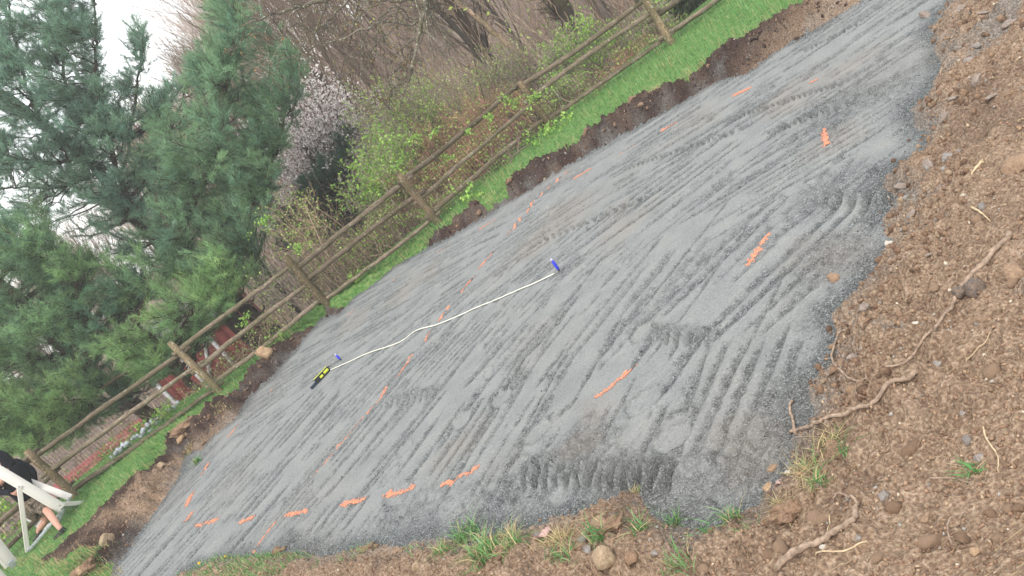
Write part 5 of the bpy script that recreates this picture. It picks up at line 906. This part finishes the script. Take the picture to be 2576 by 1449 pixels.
# ------------------------------------------------------------------ pool frame carried by the person
PY = float(gnd(100, 1344)[0][1]) - .05
M_FRW = flat('cream_painted_steel', (.62, .60, .56), .45, .4, 0, .05, 3); M_GALV = flat('galvanised_steel', (.42, .46, .48), .35, .5, .6, .2, 25)
fr = empty('pool_frame', at(160, 1280, PY-0.45) , 'white and galvanised steel pool frame section carried at the left edge', 'metal frame')
def beam(name, a, b, Ya, Yb, w, th, m_, chan=False):
    A = at(a[0], a[1], Ya); B = at(b[0], b[1], Yb); d = unit(B - A); n = unit(np.cross(d, (A + B) / 2 - [0, 0, EYE])); dep = unit(np.cross(n, d)); s = np.linalg.norm((A + B) / 2 - [0, 0, EYE]) / FPX; W_ = w * s
    def bb(off, ww, hh, dd=0): return box_between(A + n * off + dep * dd, B + n * off + dep * dd, hh, ww, n)
    parts = [bb(0, W_, th)]
    if chan: parts += [bb(-W_ * .5, .006, .05, .02), bb(W_ * .5, .006, .05, .02), bb(-W_ * .32, .012, .012, -.012)]
    V, F, _ = cat_meshes(parts); o = obj(name, mesh(name, V, F, m_), fr); md = o.modifiers.new('bevel', 'BEVEL'); md.width = .0025; md.segments = 2
    return o, A, B, n, dep
beam('beam', (-40, 1163), (156, 1279), PY-0.55, PY-0.55, 21, .03, M_FRW, True)
beam('beam', (50, 1203), (178, 1252), PY+0.25, PY-0.15, 14, .03, M_FRW, True)
beam('beam', (142, 1270), (244, 1262), PY-0.35, PY+0.15, 9, .03, M_FRW, True); beam('channel', (144, 1277), (243, 1268), PY-0.33, PY+0.17, 6, .03, M_GALV, True)
beam('upright', (48, 1224), (70, 1388), PY-0.60, PY-0.60, 9, .03, M_FRW, True)
beam('brace', (71, 1387), (157, 1284), PY-0.63, PY-0.61, 6.5, .022, M_GALV); beam('brace', (177, 1252), (125, 1359), PY-0.17, PY-0.25, 6, .02, M_GALV)
beam('foot_plate', (72, 1296), (142, 1346), PY+0.45, PY+0.05, 19, .02, M_FRW, True); beam('strut', (105, 1330), (124, 1362), PY-0.05, PY-0.20, 6, .02, M_FRW)
for px, py in ((48.5, 1224), (155, 1280), (176, 1252), (70, 1386), (150, 1272)):
    p = at(px, py, PY-0.66); V = I1[0] * .013 + p; obj('bolt', mesh('bolt', V, I1[1], M_STEEL, smooth=True), fr)
fr2 = fr; fr = empty('pool_frame', at(20, 1430, 11.3), 'end of a second white steel frame beam resting at the bottom left corner', 'metal frame')
beam('beam', (-60, 1310), (28, 1420), 11.3, 11.3, 25, .03, M_FRW, True); beam('end_plate', (24, 1412), (36, 1426), 11.2, 11.2, 12, .05, M_GALV); 
fr = empty('pool_frame', at(-10, 1445, 10.9), 'lowest white steel beam cut by the bottom left corner', 'metal frame'); beam('beam', (-60, 1380), (10, 1458), 10.9, 10.9, 14, .03, M_FRW, True)

# ------------------------------------------------------------------ the person at the left edge
M_SKIN = flat('skin', (.50, .27, .20), .55, .4, 0, .06, 10); M_HOOD = flat('black_hoodie', (.012, .013, .018), .95, .1, 0, .3, 14); M_SHOE = flat('dark_shoe', (.035, .03, .032), .8, .2, 0, .3, 20); M_HAIR = flat('dark_hair', (.02, .015, .012), .8)
M_CAMO, t, b = mat('camouflage_cloth', .95, .1); v = tex(t, 'ShaderNodeTexNoise', 11, detail=2); t.links.new(ramp(t, v.outputs[0], [(.40, (.035, .028, .022)), (.44, (.13, .10, .07)), (.54, (.13, .10, .07)), (.56, (.24, .20, .16)), (.64, (.07, .06, .045))]), b.inputs['Base Color'])
def J(px, py, dy=0.): return at(px, py, PY + dy)
def skin(name, joints, edges, m_, parent, sub=2, root=0):
    me = D.meshes.new(name); me.from_pydata([tuple(j[0]) for j in joints], edges, []); o = D.objects.new(name, me); COL.objects.link(o); o.parent = parent; o.matrix_parent_inverse = Matrix.Translation(-Vector(parent.location))
    md = o.modifiers.new('skin', 'SKIN'); md.use_smooth_shade = True
    for i, j in enumerate(joints): sv = me.skin_vertices[0].data[i]; sv.radius = (j[1], j[2] if len(j) > 2 else j[1]); sv.use_root = (i == root)
    s = o.modifiers.new('sub', 'SUBSURF'); s.levels = sub; s.render_levels = sub; me.materials.append(m_); return o
feet = J(100, 1342); pe = empty('person', feet, 'person in black hoodie and camouflage shorts carrying white metal frame', 'person')
hip = J(74, 1262); neck = J(18, 1172); head = J(-4, 1158)
hl, hr_ = hip + [-.09, -.08, 0], hip + [.09, .1, 0]
k1 = J(118, 1306, -.08); a1 = J(96, 1335, -.08); g2 = float(gnd(158, 1340)[0][1]) - PY - .05; k2 = J(124, 1292, g2 * .6); a2 = J(150, 1328, g2)
shl = neck + [-.05, -.19, -.08]; shr = neck + [.03, .19, -.06]; el = J(-10, 1236, -.25); wr = J(30, 1241, -.45)
# skin body: head, neck, pelvis, legs, forearm in one surface
hd = unit(head - neck)
skin('body', [(hip, .09, .10), (hip + (neck - hip) * .5, .13, .15), (neck - hd * .08, .12, .15), (neck, .055), (neck + hd * .09, .075), (neck + hd * .19, .088, .095), (neck + hd * .27, .06), (hl, .08), (k1 * .55 + hl * .45, .078), (k1, .062), (k1 * .45 + a1 * .55, .058), (a1, .040), (hr_, .08), (k2 * .55 + hr_ * .45, .078), (k2, .062), (k2 * .5 + a2 * .5, .058), (a2, .040), (shl, .06), (el, .045), (wr, .032), (a1 + [-.03, 0, -.05], .045), (a2 + [0, 0, -.05], .045)],
     [(0, 1), (1, 2), (2, 3), (3, 4), (4, 5), (5, 6), (0, 7), (7, 8), (8, 9), (9, 10), (10, 11), (0, 12), (12, 13), (13, 14), (14, 15), (15, 16), (2, 17), (17, 18), (18, 19), (11, 20), (16, 21)], M_SKIN, pe)
# hoodie with hood down the neck, sleeves
wst = hip + [.0, 0, .02]
skin('hoodie', [(wst, .19, .17), (wst + (neck - wst) * .35, .20, .18), (wst + (neck - wst) * .7, .20, .19), (neck - hd * .04, .13, .15), (neck + hd * .06 + [.05, .02, 0], .10, .11), (neck + hd * .2 + [.07, .03, .01], .105, .11), (neck + hd * .3 + [.03, .02, 0], .07), (shl, .085), ((shl + el) / 2, .075), (el, .062), ((el + wr) / 2, .052), (wr, .045), (shr, .085), (shr + [.02, .08, -.28], .075), (shr + [-.12, .05, -.5], .055)],
     [(0, 1), (1, 2), (2, 3), (3, 4), (4, 5), (5, 6), (2, 7), (7, 8), (8, 9), (9, 10), (10, 11), (2, 12), (12, 13), (13, 14)], M_HOOD, pe)
s1 = hl * .15 + k1 * .85; s2 = hr_ * .15 + k2 * .85
skin('shorts', [(hip + [0, 0, .07], .19, .19), (hip + [0, 0, -.08], .20, .20), (hl * .5 + s1 * .5, .145), (s1, .135), (hr_ * .5 + s2 * .5, .145), (s2, .135)], [(0, 1), (1, 2), (2, 3), (1, 4), (4, 5)], M_CAMO, pe)
fl_ = lambda p: hfull(p[:1], p[1:2])[0]
for a, dx in ((a1, -1), (a2, 1)):
    tz = fl_(a); hb = np.array([a[0], a[1], min(a[2] - .06, a[2])]); toe = hb + np.array([-.19, -.02, -.04]); o = skin('shoe', [(a + [0, 0, .0], .05), (hb + [.02, 0, -.01], .058), (hb + [-.09, 0, -.03], .052), (toe, .040)], [(0, 1), (1, 2), (2, 3)], M_SHOE, pe)
# face features, hair
fdir = unit(np.array([-.75, -.6, -.15])); hc_ = neck + hd * .19; side = unit(np.cross(fdir, hd))
def blob(name, c, s, m_): V = I2[0] * np.array(s) + c; obj(name, mesh(name, V, I2[1], m_, smooth=True), pe)
blob('nose', hc_ + fdir * .105 - hd * .0, (.016, .016, .022), M_SKIN)
for s in (-1, 1): blob('eye', hc_ + fdir * .088 + side * s * .032 + hd * .02, (.012, .012, .009), M_HAIR); blob('ear', hc_ + side * s * .09, (.02, .02, .03), M_SKIN)
blob('mouth', hc_ + fdir * .09 - hd * .05, (.02, .02, .006), flat('lips', (.35, .12, .10)))
V = I3[0] * .104; k_ = np.array([(v @ fdir) < .045 and (v @ hd) > -.05 for v in V]); F = I3[1][k_[I3[1]].all(1)]; obj('hair', mesh('hair', V + hc_ + hd * .012, F, M_HAIR, smooth=True), pe)
# hand closed around the upright
ux = unit(at(70, 1388, 12.85) - at(48, 1224, 12.85)); hc2 = at(48, 1240, 12.85); vd = unit(hc2 - [0, 0, EYE]); sx = unit(np.cross(ux, vd)); sx = sx if sx[0] > 0 else -sx
pal_ = hc2 - sx * .055 - vd * .01; J_ = [(wr, .028), (pal_ - sx * .02, .034, .022), (pal_ + sx * .005, .036, .022)]; E_ = [(0, 1), (1, 2)]
for f in range(4):
    o_ = ux * (-.032 + .022 * f) * -1; b0 = pal_ + sx * .012 + o_; n0 = len(J_); ll = (.9, 1., .95, .8)[f]
    J_ += [(b0 - vd * .018, .0105), (b0 + sx * .035 * ll - vd * .026, .0098), (b0 + sx * .062 * ll - vd * .018, .009), (b0 + sx * .068 * ll + vd * .004, .008)]; E_ += [(2, n0), (n0, n0 + 1), (n0 + 1, n0 + 2), (n0 + 2, n0 + 3)]
n0 = len(J_); J_ += [(pal_ - ux * .03 - vd * .012, .0125), (pal_ - ux * .055 + sx * .02 - vd * .022, .0115), (pal_ - ux * .06 + sx * .05 - vd * .02, .0095)]; E_ += [(1, n0), (n0, n0 + 1), (n0 + 1, n0 + 2)]
skin('hand', J_, E_, M_SKIN, pe, 2)

# ------------------------------------------------------------------ the milky spring air
V = np.array([(x, y, z) for z in (-9, 24) for x, y in ((-120, -12), (120, -12), (120, 118), (-120, 118))], float)
F = np.array([(0, 3, 2), (0, 2, 1), (4, 5, 6), (4, 6, 7), (0, 1, 5), (0, 5, 4), (1, 2, 6), (1, 6, 5), (2, 3, 7), (2, 7, 6), (3, 0, 4), (3, 4, 7)])
obj('haze', mesh('haze', V, F, hm), kind='stuff')
